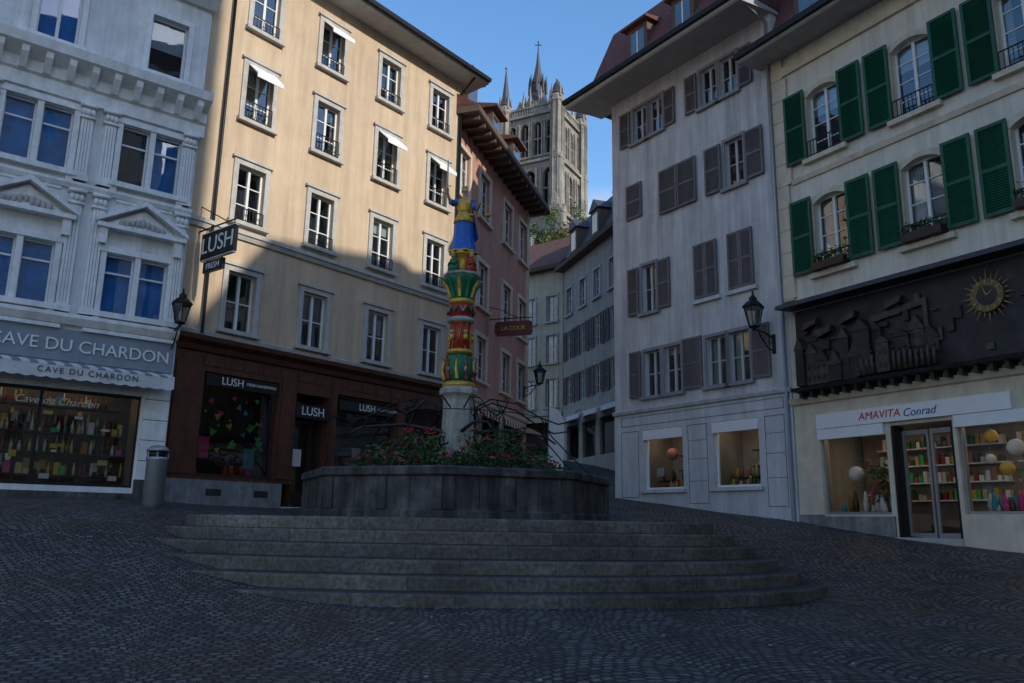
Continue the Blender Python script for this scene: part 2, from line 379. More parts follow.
# ------------------------------------------------------------------ fountain
FX,FY=-1.17,17.95; PZ=1.17
fo=Store('fountain')
Rb=3.3
ph=-math.pi/2
fo.lathe('basin_wall',basin,(FX,FY,PZ),[(Rb+.04,0),(Rb+.04,.12),(Rb,.16),(Rb,.74),(Rb+.07,.78),(Rb+.07,.9),(Rb+.03,.93),(Rb-.28,.93),(Rb-.3,.6)],8,ph,smooth=False,cap=False)
fo.lathe('water_surface',water,(FX,FY,PZ),[(.01,.7),(Rb-.28,.7)],8,ph,smooth=False,cap=False)
for i in range(8):
    a=ph+i*math.pi/4; b=a+math.pi/4
    p0=Vector((FX+Rb*math.cos(a),FY+Rb*math.sin(a),0)); p1=Vector((FX+Rb*math.cos(b),FY+Rb*math.sin(b),0))
    e=(p1-p0); az=math.degrees(math.atan2(e.x,e.y)); f=Fac(fo,p0,az); Lw=e.length
    for (u0,u1) in ((.02,.2),(Lw/2-.1,Lw/2+.1),(Lw-.2,Lw-.02)): f.box('basin_pilasters',basin,u0,u1,PZ+.16,PZ+.74,-.02,.035)
    for u in (Lw*.27,Lw*.73): f.box('joints',MATS['black_iron'],u-.006,u+.006,PZ+.17,PZ+.73,-.01,.002)
fo.lathe('planter',basin,(FX,FY,PZ),[(1.75,.5),(1.85,1.0),(1.7,1.02),(1.6,.95),(.3,.95)],16,0,cap=False)
fo.lathe('pedestal',pstone,(FX,FY,0),[(.46,2.0),(.46,2.55),(.38,2.62),(.36,2.75),(.34,3.75),(.37,3.82),(.43,3.88),(.43,3.98),(.40,4.03)],8,ph,smooth=False)
fo.lathe('column_gilding',gold,(FX,FY,0),[(.36,4.03),(.38,4.08),(.33,4.14),(.3,4.16)],20)
fo.lathe('column_green',greenp,(FX,FY,0),[(.27,4.15),(.33,4.35),(.34,4.55),(.28,4.72),(.24,4.78)],24,fold=lambda a,j:.07*math.cos(8*a))
fo.lathe('column_gilding',gold,(FX,FY,0),[(.24,4.78),(.30,4.81),(.30,4.86),(.24,4.9)],20)
fo.lathe('column_red',redp,(FX,FY,0),[(.235,4.88),(.225,5.25),(.22,5.55)],30,fold=lambda a,j:.05*math.cos(10*a))
fo.lathe('column_stone_ring',pstone,(FX,FY,0),[(.23,5.5),(.30,5.54),(.31,5.60),(.26,5.64)],20)
fo.lathe('column_red',redp,(FX,FY,0),[(.25,5.63),(.27,5.85),(.25,5.95)],20)
fo.lathe('column_gilding',gold,(FX,FY,0),[(.24,5.94),(.29,5.98),(.28,6.04),(.24,6.08)],20)
fo.lathe('column_green',greenp,(FX,FY,0),[(.25,6.07),(.26,6.25),(.32,6.43),(.40,6.55),(.38,6.6)],24,fold=lambda a,j:.10*math.cos(8*a))
fo.lathe('column_abacus',pstone,(FX,FY,0),[(.38,6.59),(.43,6.62),(.43,6.67),(.36,6.69)],8,ph,smooth=False)
for i in range(10):
    a=i*math.pi/5+.2
    def C(r,z,da=0): return (FX+r*math.cos(a+da),FY+r*math.sin(a+da),z)
    fo.tube('column_leaves',gold if i%2 else redp,[C(.33,4.2),C(.385,4.4),C(.35,4.6),C(.41,4.72)],[.045,.04,.028,.012],6)
    fo.tube('capital_leaves',gold if i%2 else greenp,[C(.24,6.1),C(.32,6.33),C(.44,6.48),C(.43,6.4)],[.045,.045,.03,.012],6)
    fo.tube('shaft_ribs',gold,[C(.245,4.9),C(.24,5.2,.12),C(.232,5.5,.25)],.014,5)
    fo.tube('garlands',pstone if i%2 else greenp,[C(.28,5.88),C(.30,5.74,.3),C(.28,5.88,.6)],[.022,.036,.022],6)
    if i%2==0:
        fo.ball('shaft_masks',skinp,C(.27,5.28),.05,seg=7); fo.ball('shaft_masks',gold,C(.265,5.16),.06,sz=1.3,seg=7); fo.ball('base_masks',pstone,C(.36,4.42),.055,sz=1.2,seg=7)
cols=[redp,gold,bluep,greenp]
for i in range(4):
    a=ph+math.pi/4+i*math.pi/2; x=FX+.27*math.cos(a); y=FY+.27*math.sin(a)
    fo.lathe('small_figures_robes',cols[i],(x,y,6.68),[(.13,0),(.12,.12),(.085,.22),(.10,.28),(.04,.34)],12,fold=lambda a,j:.08*math.cos(6*a)*(j<2))
    fo.ball('small_figures_heads',skinp,(x+.03*math.cos(a),y+.03*math.sin(a),7.07),.058)
    fo.lathe('small_figures_hats',gold,(x+.03*math.cos(a),y+.03*math.sin(a),7.09),[(.062,0),(.065,.03),(.03,.08)],8)
    for s_ in (-.09,.09):
        fo.tube('small_figures_arms',cols[i],[(x-s_*math.sin(a),y+s_*math.cos(a),6.94),(x+.07*math.cos(a)-s_*1.1*math.sin(a),y+.07*math.sin(a)+s_*1.1*math.cos(a),6.84),(x+.13*math.cos(a),y+.13*math.sin(a),6.88)],[.032,.028,.02],6)
fo.lathe('statue_base',gold,(FX,FY,0),[(.2,6.69),(.17,6.9),(.2,7.1),(.27,7.13),(.27,7.18),(.2,7.19)],12)
SZ=7.18; H=1.62
def z_(f): return SZ+H*f
fold=lambda a,j:(.10*math.cos(9*a+j*.35)+.05*math.cos(5*a-j*.4))*max(0,(6-j)/6)
fo.lathe('justice_robe',bluep,(FX,FY,0),[(.31,z_(0)),(.285,z_(.05)),(.25,z_(.16)),(.23,z_(.28)),(.225,z_(.38)),(.21,z_(.46)),(.165,z_(.56)),(.13,z_(.61))],36,fold=fold,sx=1,sy=.85)
fo.lathe('justice_robe_hem',gold,(FX,FY,0),[(.325,z_(.0)),(.315,z_(.03)),(.28,z_(.035))],36,fold=lambda a,j:.10*math.cos(9*a)+.05*math.cos(5*a),sx=1,sy=.85)
fo.lathe('justice_tunic_skirt',gold,(FX,FY,0),[(.235,z_(.46)),(.21,z_(.52)),(.14,z_(.60)),(.135,z_(.62))],36,fold=lambda a,j:.06*math.cos(12*a)*(1 if j<2 else 0),sy=.85)
fo.lathe('justice_cuirass',gold,(FX,FY,0),[(.13,z_(.60)),(.145,z_(.66)),(.18,z_(.73)),(.185,z_(.78)),(.13,z_(.825)),(.06,z_(.84))],20,sy=.74)
fo.add('justice_cloak',bluep,[(FX+.16,FY+.02,z_(.80)),(FX+.26,FY-.02,z_(.5)),(FX+.36,FY-.05,z_(.22)),(FX+.12,FY+.16,z_(.80)),(FX+.18,FY+.22,z_(.5)),(FX+.22,FY+.25,z_(.2)),(FX-.12,FY+.16,z_(.8)),(FX-.14,FY+.24,z_(.5)),(FX-.16,FY+.28,z_(.2))],[(0,1,4,3),(1,2,5,4),(3,4,7,6),(4,5,8,7)],True)
sk=bpy.data.meshes.new('justice_body')
J=[(0,0,.55,.10),(0,0,.72,.11),(0,0,.80,.10),(0,-.005,.86,.045),(0,-.02,.905,.058),(0,-.02,.955,.072),
   (-.18,0,.79,.06),(-.31,-.10,.74,.047),(-.38,-.24,.84,.036),(-.39,-.28,.89,.034),
   (.18,0,.79,.06),(.28,-.06,.66,.047),(.36,-.24,.68,.036),(.38,-.30,.69,.034)]
E=[(0,1),(1,2),(2,3),(3,4),(4,5),(2,6),(6,7),(7,8),(8,9),(2,10),(10,11),(11,12),(12,13)]
sk.from_pydata([(FX+x,FY+y,z_(f)) for x,y,f,r in J],E,[]); sk.materials.append(skinp)
sko=bpy.data.objects.new('justice_body',sk); COL.objects.link(sko); sko.parent=fo.root
bpy.context.view_layer.objects.active=sko
md=sko.modifiers.new('skin','SKIN'); sub=sko.modifiers.new('sub','SUBSURF'); sub.levels=1; sub.render_levels=1
for i,(x,y,f,r) in enumerate(J):
    sk.skin_vertices[0].data[i].radius=(r,r); sk.skin_vertices[0].data[i].use_root=(i==0)
for s_,(a,b,c) in (( -1,((-.17,0,.79),(-.26,-.06,.755),(-.32,-.13,.76))),(1,((.17,0,.79),(.24,-.04,.71),(.29,-.1,.665)))):
    fo.tube('justice_sleeves',bluep,[(FX+q[0],FY+q[1],z_(q[2])) for q in (a,b,c)],[.085,.08,.07],10)
fo.lathe('justice_blindfold',pstone,(FX,FY-.02,z_(.945)),[(.075,-.015),(.08,0),(.075,.018)],14)
fo.ball('justice_hair',gold,(FX,FY+.005,z_(.965)),.082,sy=1.05,sz=.95); fo.ball('justice_hair',gold,(FX,FY+.07,z_(.93)),.055)
fo.ball('justice_nose',skinp,(FX,FY-.098,z_(.93)),.014); fo.ball('justice_mouth',redp,(FX,FY-.09,z_(.908)),.014,sz=.4)
fo.lathe('justice_crown',gold,(FX,FY,z_(.99)),[(.062,0),(.075,.055),(.055,.03)],12,fold=lambda a,j:.15*math.cos(6*a)*(j==1))
hx,hy,hz=FX-.39,FY-.29,z_(.90)
for k in range(4):
    zz=hz-.035+.022*k
    fo.tube('justice_fingers',skinp,[(hx+.03,hy+.02,zz),(hx+.02,hy-.035,zz),(hx-.02,hy-.04,zz),(hx-.035,hy-.01,zz)],[.011,.011,.010,.009],5)
fo.tube('justice_fingers',skinp,[(hx+.03,hy,hz+.02),(hx+.01,hy-.02,hz+.05),(hx-.015,hy-.025,hz+.055)],[.012,.011,.009],5)
fo.tube('sword_hilt',gold,[(hx,hy-.01,hz-.10),(hx,hy-.01,hz+.09)],.014,6); fo.tube('sword_hilt',gold,[(hx-.09,hy-.01,hz+.09),(hx+.09,hy-.01,hz+.09)],.012,6)
fo.add('sword_blade',steel,[(hx-.022,hy-.01,hz+.1),(hx+.022,hy-.01,hz+.1),(hx+.015,hy-.01,hz+.68),(hx,hy-.01,hz+.78),(hx-.015,hy-.01,hz+.68),(hx,hy-.018,hz+.1),(hx,hy-.018,hz+.68)],[(0,5,6,4),(5,1,2,6),(4,6,3),(6,2,3),(0,4,3,2,1)])
sx_,sy_,szz=FX+.38,FY-.32,z_(.70)
for k in range(4):
    fo.tube('justice_fingers',skinp,[(sx_-.03+.02*k,sy_+.04,szz),(sx_-.03+.02*k,sy_-.02,szz+.02),(sx_-.03+.02*k,sy_-.03,szz-.02)],[.011,.011,.009],5)
fo.tube('scale_beam',gold,[(sx_-.19,sy_-.01,szz-.05),(sx_,sy_-.01,szz-.02),(sx_+.19,sy_-.01,szz-.05)],.010,6)
fo.tube('scale_beam',gold,[(sx_,sy_-.01,szz+.0),(sx_,sy_-.01,szz-.08)],.008,5)
for s_ in (-1,1):
    c=(sx_+s_*.18,sy_-.01)
    for t in range(3):
        a=t*2.09; fo.tube('scale_chains',gold,[(c[0],c[1],szz-.05),(c[0]+.07*math.cos(a),c[1]+.07*math.sin(a),szz-.30)],.004,4)
    fo.lathe('scale_pans',gold,(c[0],c[1],szz-.35),[(.01,0),(.06,.015),(.085,.05),(.078,.05),(.01,.02)],12)
I=MATS['black_iron']
for i in range(8):
    a=ph+math.pi/8+i*math.pi/4
    def Q(r,z): return (FX+r*math.cos(a),FY+r*math.sin(a),z)
    fo.tube('iron_stays',I,[Q(.38,3.55),Q(.8,3.75),Q(1.4,3.62),Q(1.95,3.3),Q(2.35,3.15),Q(2.75,3.22)],.018,6)
    fo.tube('iron_stays',I,[Q(1.95,3.3),Q(2.2,2.9),Q(2.6,2.5),Q(3.05,2.1)],.015,6)
    fo.tube('iron_stays',I,[Q(.9,3.74),Q(1.1,3.45),Q(1.0,3.3),Q(.85,3.38),Q(.9,3.5)],.012,5)
    fo.tube('iron_stays',I,[Q(2.75,3.22),Q(2.9,3.35),Q(2.82,3.45),Q(2.72,3.38)],.010,5)
for i in range(4):
    a=ph+math.pi/4*(2*i)+.35
    def Q(r,z): return (FX+r*math.cos(a),FY+r*math.sin(a),z)
    fo.tube('bronze_spouts',bronze,[Q(.35,3.05),Q(1.2,3.15),Q(2.1,3.05),Q(2.35,2.9)],[.045,.03,.025,.025],8)
rr=1.95
fo.tube('iron_ring',I,[(FX+rr*math.cos(t*math.pi/16),FY+rr*math.sin(t*math.pi/16),3.3) for t in range(33)],.011,5)
fo.flush()

def leaves(store,part,m,pts,size,n_per,spread,flat=.6):
    vs=[];fs=[]
    for c in pts:
        for _ in range(n_per):
            p=Vector(c)+Vector((random.gauss(0,spread),random.gauss(0,spread),random.gauss(0,spread*flat)))
            a=Vector((random.uniform(-1,1),random.uniform(-1,1),random.uniform(-.6,.6))).normalized(); b=a.cross(Vector((random.uniform(-1,1),random.uniform(-1,1),random.uniform(-1,1)))).normalized()
            s=size*random.uniform(.6,1.3); o=len(vs)
            vs+= [p-a*s,p+b*s*.45,p+a*s,p-b*s*.45]; fs.append((o,o+1,o+2,o+3))
    store.add(part,m,vs,fs)
fl=Store('planted_flowers')
for k in range(260):
    a=random.uniform(0,2*math.pi); r=random.uniform(.5,1.95); x=FX+r*math.cos(a); y=FY+r*math.sin(a); z=2.3+random.uniform(0,.5)*(1.5-abs(r-1.1)*.5)*(.6+.4*math.sin(a*5))
    leaves(fl,'foliage',leaf1 if random.random()<.65 else leaf2,[(x,y,z)],.055,22,.11)
    if random.random()<.4: leaves(fl,'blooms',flred if random.random()<.7 else flpk,[(x+.12*math.cos(a),y+.12*math.sin(a),z+.16)],.036,11,.035)
for k in range(110):
    a=random.uniform(0,2*math.pi); r=random.uniform(1.75,2.35); leaves(fl,'foliage',leaf1,[(FX+r*math.cos(a),FY+r*math.sin(a),2.12+random.uniform(-.1,.2))],.05,20,.09)
    if k%3==0: leaves(fl,'blooms',flred if k%2 else flpk,[(FX+r*1.04*math.cos(a),FY+r*1.04*math.sin(a),2.28+random.uniform(-.05,.15))],.033,10,.035)
fl.flush()

# ------------------------------------------------------------------ wall lanterns
lg=glass_mat('lamp_glass',(.8,.8,.75),.15)
def lantern(F,u,z,reach,s=1.0,name='wall_lamp'):
    S=Store(name); f=Fac(S,(F.o.x,F.o.y),0); f.d=F.d; f.n=F.n
    p=lambda o,zz: f.P(u,zz,o)
    f.box('wall_plate',I,u-.05,u+.05,z-.55,z-.05,.0,.03)
    S.tube('bracket',I,[p(.02,z-.15),p(reach*.5,z-.05),p(reach,z-.02)],.02*s,6)
    S.tube('bracket',I,[p(.02,z-.5),p(reach*.35,z-.42),p(reach*.65,z-.2),p(reach*.8,z-.04)],.016*s,6)
    S.tube('bracket',I,[p(reach*.2,z-.13),p(reach*.3,z-.28),p(reach*.15,z-.3)],.011*s,5)
    c=p(reach,z)
    S.lathe('lantern_base',I,c,[(.03*s,-.06),(.04*s,0),(.12*s,.02),(.13*s,.05),(.1*s,.06)],6,smooth=False)
    S.lathe('lantern_panes',lg,c,[(.115*s,.06),(.205*s,.46*s)],6,smooth=False,cap=False)
    for i in range(6):
        a=i*math.pi/3; S.tube('lantern_ribs',I,[(c.x+.118*s*math.cos(a),c.y+.118*s*math.sin(a),c.z+.06),(c.x+.21*s*math.cos(a),c.y+.21*s*math.sin(a),c.z+.46*s)],.011,4)
    S.lathe('lantern_cap',I,c,[(.24*s,.45*s),(.25*s,.48*s),(.15*s,.58*s),(.09*s,.62*s),(.09*s,.68*s),(.03*s,.74*s),(.02*s,.84*s)],6,smooth=False)
    S.lathe('lamp_bulb',signw,c,[(.03,.1),(.05,.2),(.03,.3)],8)
    S.flush()

itemcols=[mat('item_%d'%i,c,.35,0,10,0) for i,c in enumerate([(.25,.03,.02),(.04,.1,.03),(.5,.4,.15),(.5,.5,.45),(.08,.04,.02),(.3,.12,.03)])]
tcols=[mat('paper_%d'%i,c,.7,0,6,0) for i,c in enumerate([(.05,.4,.1),(.5,.35,.03),(.5,.05,.2),(.05,.3,.4),(.5,.5,.5)])]

# ------------------------------------------------------------------ LEFT pale stone building
L_=Store('ornate_stone_townhouse'); F=Fac(L_,(-8.1,18.0),51.72)
UL=-9.6; UR=.48
pairs=[-.55-2.33*k for k in range(4)]
ops=[]
for c in pairs:
    for (a,b) in ((c-.66,c-.06),(c+.06,c+.66)):
        for (z0,z1) in ((5.47,6.82),(8.5,9.92)):
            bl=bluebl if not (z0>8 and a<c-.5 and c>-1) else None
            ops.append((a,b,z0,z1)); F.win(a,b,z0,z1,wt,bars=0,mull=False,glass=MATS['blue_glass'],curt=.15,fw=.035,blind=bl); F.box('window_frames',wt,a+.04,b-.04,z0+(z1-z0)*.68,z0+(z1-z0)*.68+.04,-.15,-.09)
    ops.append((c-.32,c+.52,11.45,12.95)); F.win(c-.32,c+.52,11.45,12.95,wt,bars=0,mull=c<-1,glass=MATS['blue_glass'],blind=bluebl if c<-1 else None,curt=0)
    F.surround(c-.32,c+.52,11.45,12.95,lstone2,w=.12)
    for (z0,z1) in ((5.47,6.82),(8.5,9.92)):
        F.box('window_surrounds',lstone2,c-.78,c-.66,z0,z1+.02,-.01,.06); F.box('window_surrounds',lstone2,c+.66,c+.78,z0,z1+.02,-.01,.06); F.box('window_surrounds',lstone2,c-.06,c+.06,z0,z1+.02,-.01,.05)
        F.box('window_surrounds',lstone2,c-.82,c+.82,z1+.02,z1+.16,-.01,.08); F.box('sills',lstone2,c-.86,c+.86,z0-.12,z0,-.01,.16)
        F.box('apron_panels',lstone2,c-.62,c+.62,z0-.45,z0-.2,-.01,.035)
        for q in (-.72,.72): F.box('sill_brackets',lstone2,c+q-.07,c+q+.07,z0-.3,z0-.12,-.01,.11)
    F.box('pediments',lstone2,c-.95,c+.95,7.36,7.46,-.01,.24)
    F.prism('pediments',lstone2,[(c-.78,7.46),(c+.78,7.46),(c,7.95)],-.01,.1)
    for s_ in (-1,1):
        q=[(c+s_*.98,7.46),(c+s_*.98,7.55),(c,8.14),(c,8.02)]; F.prism('pediments',lstone2,q if s_<0 else q[::-1],-.01,.26 if s_<0 else .257)
        F.box('pediment_consoles',lstone2,c+s_*.8-.08,c+s_*.8+.08,7.0,7.36,-.01,.18)
    for t in range(9):
        a=c-.45+.11*t; h=.27*(1-abs(t-4)/5)
        L_.ball('pediment_carving',stone_tr,F.P(a,7.52+h*.45,.11),.055+.02*random.random(),sz=1.1+h*2,seg=6)
    F.box('balcony_band',lstone2,c-.95,c+.95,4.98,5.06,-.01,.0+.12)
shop=[(-4.0,-.12,1.72,3.72),(-9.2,-4.6,1.72,3.72)]
ops+=shop
F.wall('walls',lstone,UL,UR,0,16.5,ops,depth=.2)
F.shell('side_walls',lstone,UL,UR,0,16.5,9)
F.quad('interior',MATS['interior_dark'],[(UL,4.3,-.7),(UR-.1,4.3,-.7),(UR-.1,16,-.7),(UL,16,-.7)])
F.quad('shop_interior',MATS['interior_warm'],[(UL,.5,-1.7),(UR-.1,.5,-1.7),(UR-.1,4.2,-1.7),(UL,4.2,-1.7)])
F.box('shop_interior',MATS['interior_dark'],UL+.1,UR-.1,1.5,1.7,-1.69,-.21); F.box('shop_interior',MATS['interior_dark'],UL+.1,UR-.1,4.1,4.16,-1.69,-.21)
F.box('shop_lamp_strip',sh_em2,-3.6,-.5,4.04,4.07,-1.3,-1.22)
for (a,b,z0,z1) in shop:
    F.quad('shop_glass',MATS['shop_glass'],[(a,z0,-.12),(b,z0,-.12),(b,z1,-.12),(a,z1,-.12)])
    n=2
    for i in range(n+1):
        x=a+(b-a)*i/n; F.box('shop_frames',I,max(a,x-.03),min(b,x+.03),z0,z1,-.15,-.07)
    F.box('shop_frames',I,a,b,z0,z0+.06,-.16,-.06); F.box('shop_frames',I,a,b,z1-.06,z1,-.16,-.06)
for (z,ob) in ((1.95,-.58),(2.42,-.62),(2.85,-.68),(2.1,-1.45),(2.6,-1.45),(3.1,-1.45),(3.5,-1.45)):
    F.box('display_shelves',dkbrown,-3.9,-.2,z-.03,z,ob-.14,ob+.14)
    u=-3.85
    while u<-.25:
        q=random.random()
        if q<.65:
            h=random.uniform(.2,.32); L_.lathe('display_bottles',random.choice(itemcols),F.P(u,z,ob+random.uniform(-.05,.08)),[(.035,0),(.036,h*.6),(.014,h*.75),(.013,h)],7)
        elif q<.85:
            F.box('display_boxes',random.choice(itemcols+tcols),u-.05,u+.07,z+.001,z+random.uniform(.08,.3),ob-.08,ob+.08)
        u+=random.uniform(.075,.15)
for k in range(20):
    u=random.uniform(-3.8,-.3); F.box('price_tags',random.choice((signw,tcols[1],itemcols[2])),u,u+random.uniform(.06,.2),(z:=random.uniform(1.85,3.2)),z+random.uniform(.04,.14),-.2-.003*k,-.198-.003*k)
F.text('Cave du Chardon',-1.75,3.45,-.10,.22,wt,'CENTER',.002,shear=.3)
F.box('fascia',mat('fascia_blue_grey',(.20,.235,.27),.6,.1,4,.1),UL,.44,4.3,4.98,-.01,.05)
F.text('CAVE DU CHARDON',-1.42,4.62,.06,.37,wt,'CENTER',.025)
aw=stripe_mat('awning_fabric',(.62,.62,.62),(.20,.22,.25),3.2,tuple(F.d))
F.prof('awning',aw,[(.02,4.28),(.62,4.13),(.62,4.10),(.02,4.25)],-4.6,.36)
val=mat('valance_fabric',(.55,.55,.55),.9,.1,5,0)
vs=[];fs=[];n=80
for i in range(n+1):
    u=-4.6+4.96*i/n; vs+=[F.P(u,4.10,.615),F.P(u,3.86-.035*abs(math.sin(i*math.pi/4)),.615+.015*math.sin(i*.5))]
for i in range(n): fs.append((2*i,2*i+2,2*i+3,2*i+1))
L_.add('awning_valance',val,vs,fs)
F.text('CAVE DU CHARDON',-1.35,3.99,.64,.17,signb,'CENTER',.002,spacing=1.25)
F.box('plinth',basin,UL,-.1,0,1.6,-.01,.06)
F.box('shop_pilaster',lstone2,-.08,.44,0,4.25,-.01,.12); F.box('shop_pilaster',basin,-.1,.46,0,1.9,-.01,.16)
for z in (2.3,2.75,3.2,3.65): F.box('shop_pilaster_grooves',MATS['interior_dark'],-.08,.44,z,z+.015,.118,.122)
F.prof('string_course',lstone2,[(-.01,5.08),(.10,5.08),(.2,5.22),(.2,5.3),(-.01,5.34)],UL,UR)
F.prof('string_course',lstone2,[(-.01,8.12),(.06,8.12),(.12,8.2),(.12,8.26),(-.01,8.3)],UL,UR)
F.prof('main_cornice',lstone2,[(-.01,10.15),(.08,10.15),(.1,10.45),(.16,10.5),(.16,10.75),(.5,10.95),(.55,11.15),(-.01,11.22)],UL,UR+.1)
for k in range(22):
    u=UR-.15-.46*k
    F.prof('cornice_brackets',lstone2,[(.1,10.5),(.22,10.5),(.42,10.78),(.44,10.93),(.1,10.93)],u-.07,u+.07)
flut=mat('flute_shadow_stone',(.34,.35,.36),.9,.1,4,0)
for k in range(5):
    c=.30-2.33*k if k==0 else .615-2.33*k
    for dx in ((0,) if k==0 else (-.24,.24)):
      x=c+dx if k else c-.02
      for (z0,z1) in ((5.35,8.1),(8.32,10.13)):
        F.box('pilasters',lstone2,x-.12,x+.12,z0,z1,-.01,.09)
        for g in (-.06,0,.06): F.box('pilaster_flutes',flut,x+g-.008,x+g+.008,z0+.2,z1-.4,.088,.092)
        F.box('pilaster_capitals',lstone2,x-.16,x+.16,z1-.34,z1-.28,-.01,.13); F.box('pilaster_capitals',lstone2,x-.18,x+.18,z1-.08,z1,-.01,.17)
        for t in range(3): L_.ball('pilaster_capitals',lstone2,F.P(x-.09+.09*t,z1-.18,.1),.06,sz=1.4,seg=6)
        F.box('pilaster_bases',lstone2,x-.16,x+.16,z0,z0+.14,-.01,.13)
F.prof('roof_cornice',lstone2,[(-.01,13.6),(.1,13.6),(.4,13.9),(.45,14.1),(-.01,14.15)],UL,UR+.1)
F.prof('roof',slate,[(.3,16.5),(.3,16.6),(-2,19.5),(-7,19.5),(-9,16.5)],UL-.1,UR+.1)
lantern(F,.36,5.35,.55)
L_.flush()

# ------------------------------------------------------------------ BEIGE building
B_=Store('beige_townhouse'); F=Fac(B_,(-8.1,18.0),38.41); FB=F
U0,U1=.46,9.98; cols_=[2.07,4.35,6.65,8.93]
rows_=[(5.62,7.12),(8.44,9.96),(11.22,12.76),(13.85,15.27)]
ops=[]; w=.40
for ci,c in enumerate(cols_):
    for ri,(z0,z1) in enumerate(rows_):
        ops.append((c-w,c+w,z0,z1)); F.win(c-w,c+w,z0,z1,wt,bars=2 if ri else 1,curt=.3)
        F.surround(c-w,c+w,z0,z1,stone_tr,w=.14,pr=.05)
        F.box('window_surrounds',stone_tr,c-w-.2,c+w+.2,z1+.14,z1+.2,-.01,.1)
        if ri!=0: F.rail(c-w,c+w,z0,h=.34 if ri!=2 else .5,o=.08)
        if (ri,ci) in ((2,0),(2,2),(2,3),(3,1)):
            l=.5; F.prof('window_awnings',signw,[(.03,z1+.02),(.03,z1+.05),(l,z1-.38),(l,z1-.5),(l-.02,z1-.5),(l-.02,z1-.4)],c-w,c+w)
        if ri==2:
            leaves(B_,'window_box_plants',leaf2,[(F.P(c-w+.1+.15*t,z0+.12,.06)) for t in range(5)] if ci in(0,1) else [],.04,10,.05)
shops=[(1.3,3.42,2.05,4.52),(3.98,5.06,1.3,4.35),(5.34,7.56,2.2,4.5),(7.95,9.6,2.2,4.5)]
F.wall('walls',beige,U0,U1,5.2,16.06,ops)
F.wall('shopfront_wall',brown,U0,U1,1.98,5.2,shops,depth=.25,o=.03)
F.shell('side_walls',beige,U0,U1,0,16.06,9)
F.box('plinth',plinm,U0+.05,3.7,0,1.98,-.02,.06); F.box('plinth',plinm,5.25,U1,0,1.98,-.02,.06)
F.box('door_step',stone_tr,3.7,5.25,0,1.42,-1.2,.05)
F.box('plinth_vent',MATS['interior_dark'],1.6,2.0,1.62,1.78,.055,.064); F.box('plinth_vent',MATS['interior_dark'],2.9,3.3,1.62,1.78,.055,.064)
F.quad('interior',MATS['interior_dark'],[(U0,5.3,-.7),(U1,5.3,-.7),(U1,16,-.7),(U0,16,-.7)])
F.quad('shop_interior',MATS['interior_dark'],[(U0,1,-1.9),(U1,1,-1.9),(U1,5.2,-1.9),(U0,5.2,-1.9)])
F.box('shop_ceiling',MATS['interior_dark'],U0,U1,4.85,4.9,-1.89,-.3)
for i,(a,b,z0,z1) in enumerate(shops):
    q=-.12 if i!=1 else -.6
    F.quad('shop_glass',MATS['shop_glass'],[(a,z0,q),(b,z0,q),(b,z1,q),(a,z1,q)])
    F.box('shop_frames',dkbrown,a,a+.06,z0,z1,q-.03,q+.05); F.box('shop_frames',dkbrown,b-.06,b,z0,z1,q-.03,q+.05); F.box('shop_frames',dkbrown,a+.06,b-.06,z1-.07,z1,q-.03,q+.05); F.box('shop_frames',dkbrown,a+.06,b-.06,z0,z0+.08,q-.03,q+.05)
F.box('door_side',dkbrown,3.98,4.0,1.42,4.35,-.62,-.22); F.box('door_side',dkbrown,5.04,5.06,1.42,4.35,-.62,-.22)
F.box('door_leaf',dkbrown,4.04,4.16,1.5,3.62,-.59,-.52); F.box('door_leaf',dkbrown,4.88,5.0,1.5,3.62,-.59,-.52); F.box('door_leaf',dkbrown,4.16,4.88,1.5,1.85,-.59,-.52); F.box('door_leaf',dkbrown,4.04,5.0,3.62,3.72,-.59,-.52)
B_.tube('door_handle',steel,[F.P(4.22,2.3,-.48),F.P(4.22,2.9,-.48)],.015,6)
F.box('door_poster',signw,4.4,4.7,2.5,2.95,-.58,-.565)
F.prof('shop_cornice',brown,[(.03,4.95),(.1,4.98),(.14,5.1),(.28,5.2),(.3,5.3),(-.0,5.36)],U0,U1)
F.box('shop_panels',brown,U0+.1,1.2,2.1,4.7,.03,.06)
for a,b in ((3.5,3.92),(5.1,5.3),(7.62,7.88)): F.box('shop_panels',brown,a,b,2.1,4.7,.03,.07)
for u in np.arange(.7,9.8,.55): F.box('fascia_panels',brown,u,u+.45,4.66,4.9,.03,.05)
F.box('shop_sign_board',signb,1.35,3.36,4.2,4.48,.0,.045); F.text('LUSH',1.75,4.34,.05,.26,wt,'LEFT',.004); F.text('FRESH HANDMADE',2.45,4.35,.05,.10,wt,'LEFT',.003)
F.box('shop_sign_board',signb,3.98,5.06,3.72,4.08,.0,.05); F.text('LUSH',4.52,3.9,.055,.32,wt,'CENTER',.004)
F.box('shop_sign_board',signb,5.4,7.5,4.08,4.36,.0,.045); F.text('LUSH',6.1,4.22,.05,.26,wt,'LEFT',.004); F.text('FRESH HANDMADE',6.8,4.23,.05,.10,wt,'LEFT',.003)
for k in range(30):
    u=random.uniform(1.5,3.2); z=random.uniform(2.7,4.0); s=random.uniform(.04,.13); a=random.uniform(0,6)
    F.quad('window_decals',random.choice((tcols[0],tcols[0],tcols[1],tcols[2],tcols[3])),[(u+s*math.cos(a+t*2.1),z+s*math.sin(a+t*2.1),-.14-.001*k) for t in range(3)])
F.box('posters',tcols[2],1.45,1.72,2.5,3.0,-.2,-.195); F.box('posters',tcols[3],2.7,3.0,2.3,2.8,-.2,-.195); F.box('posters',tcols[4],6.1,6.4,2.6,3.1,-.16,-.15)
F.box('shop_lamp_strip',sh_em2,1.6,3.2,4.78,4.81,-1.0,-.94)
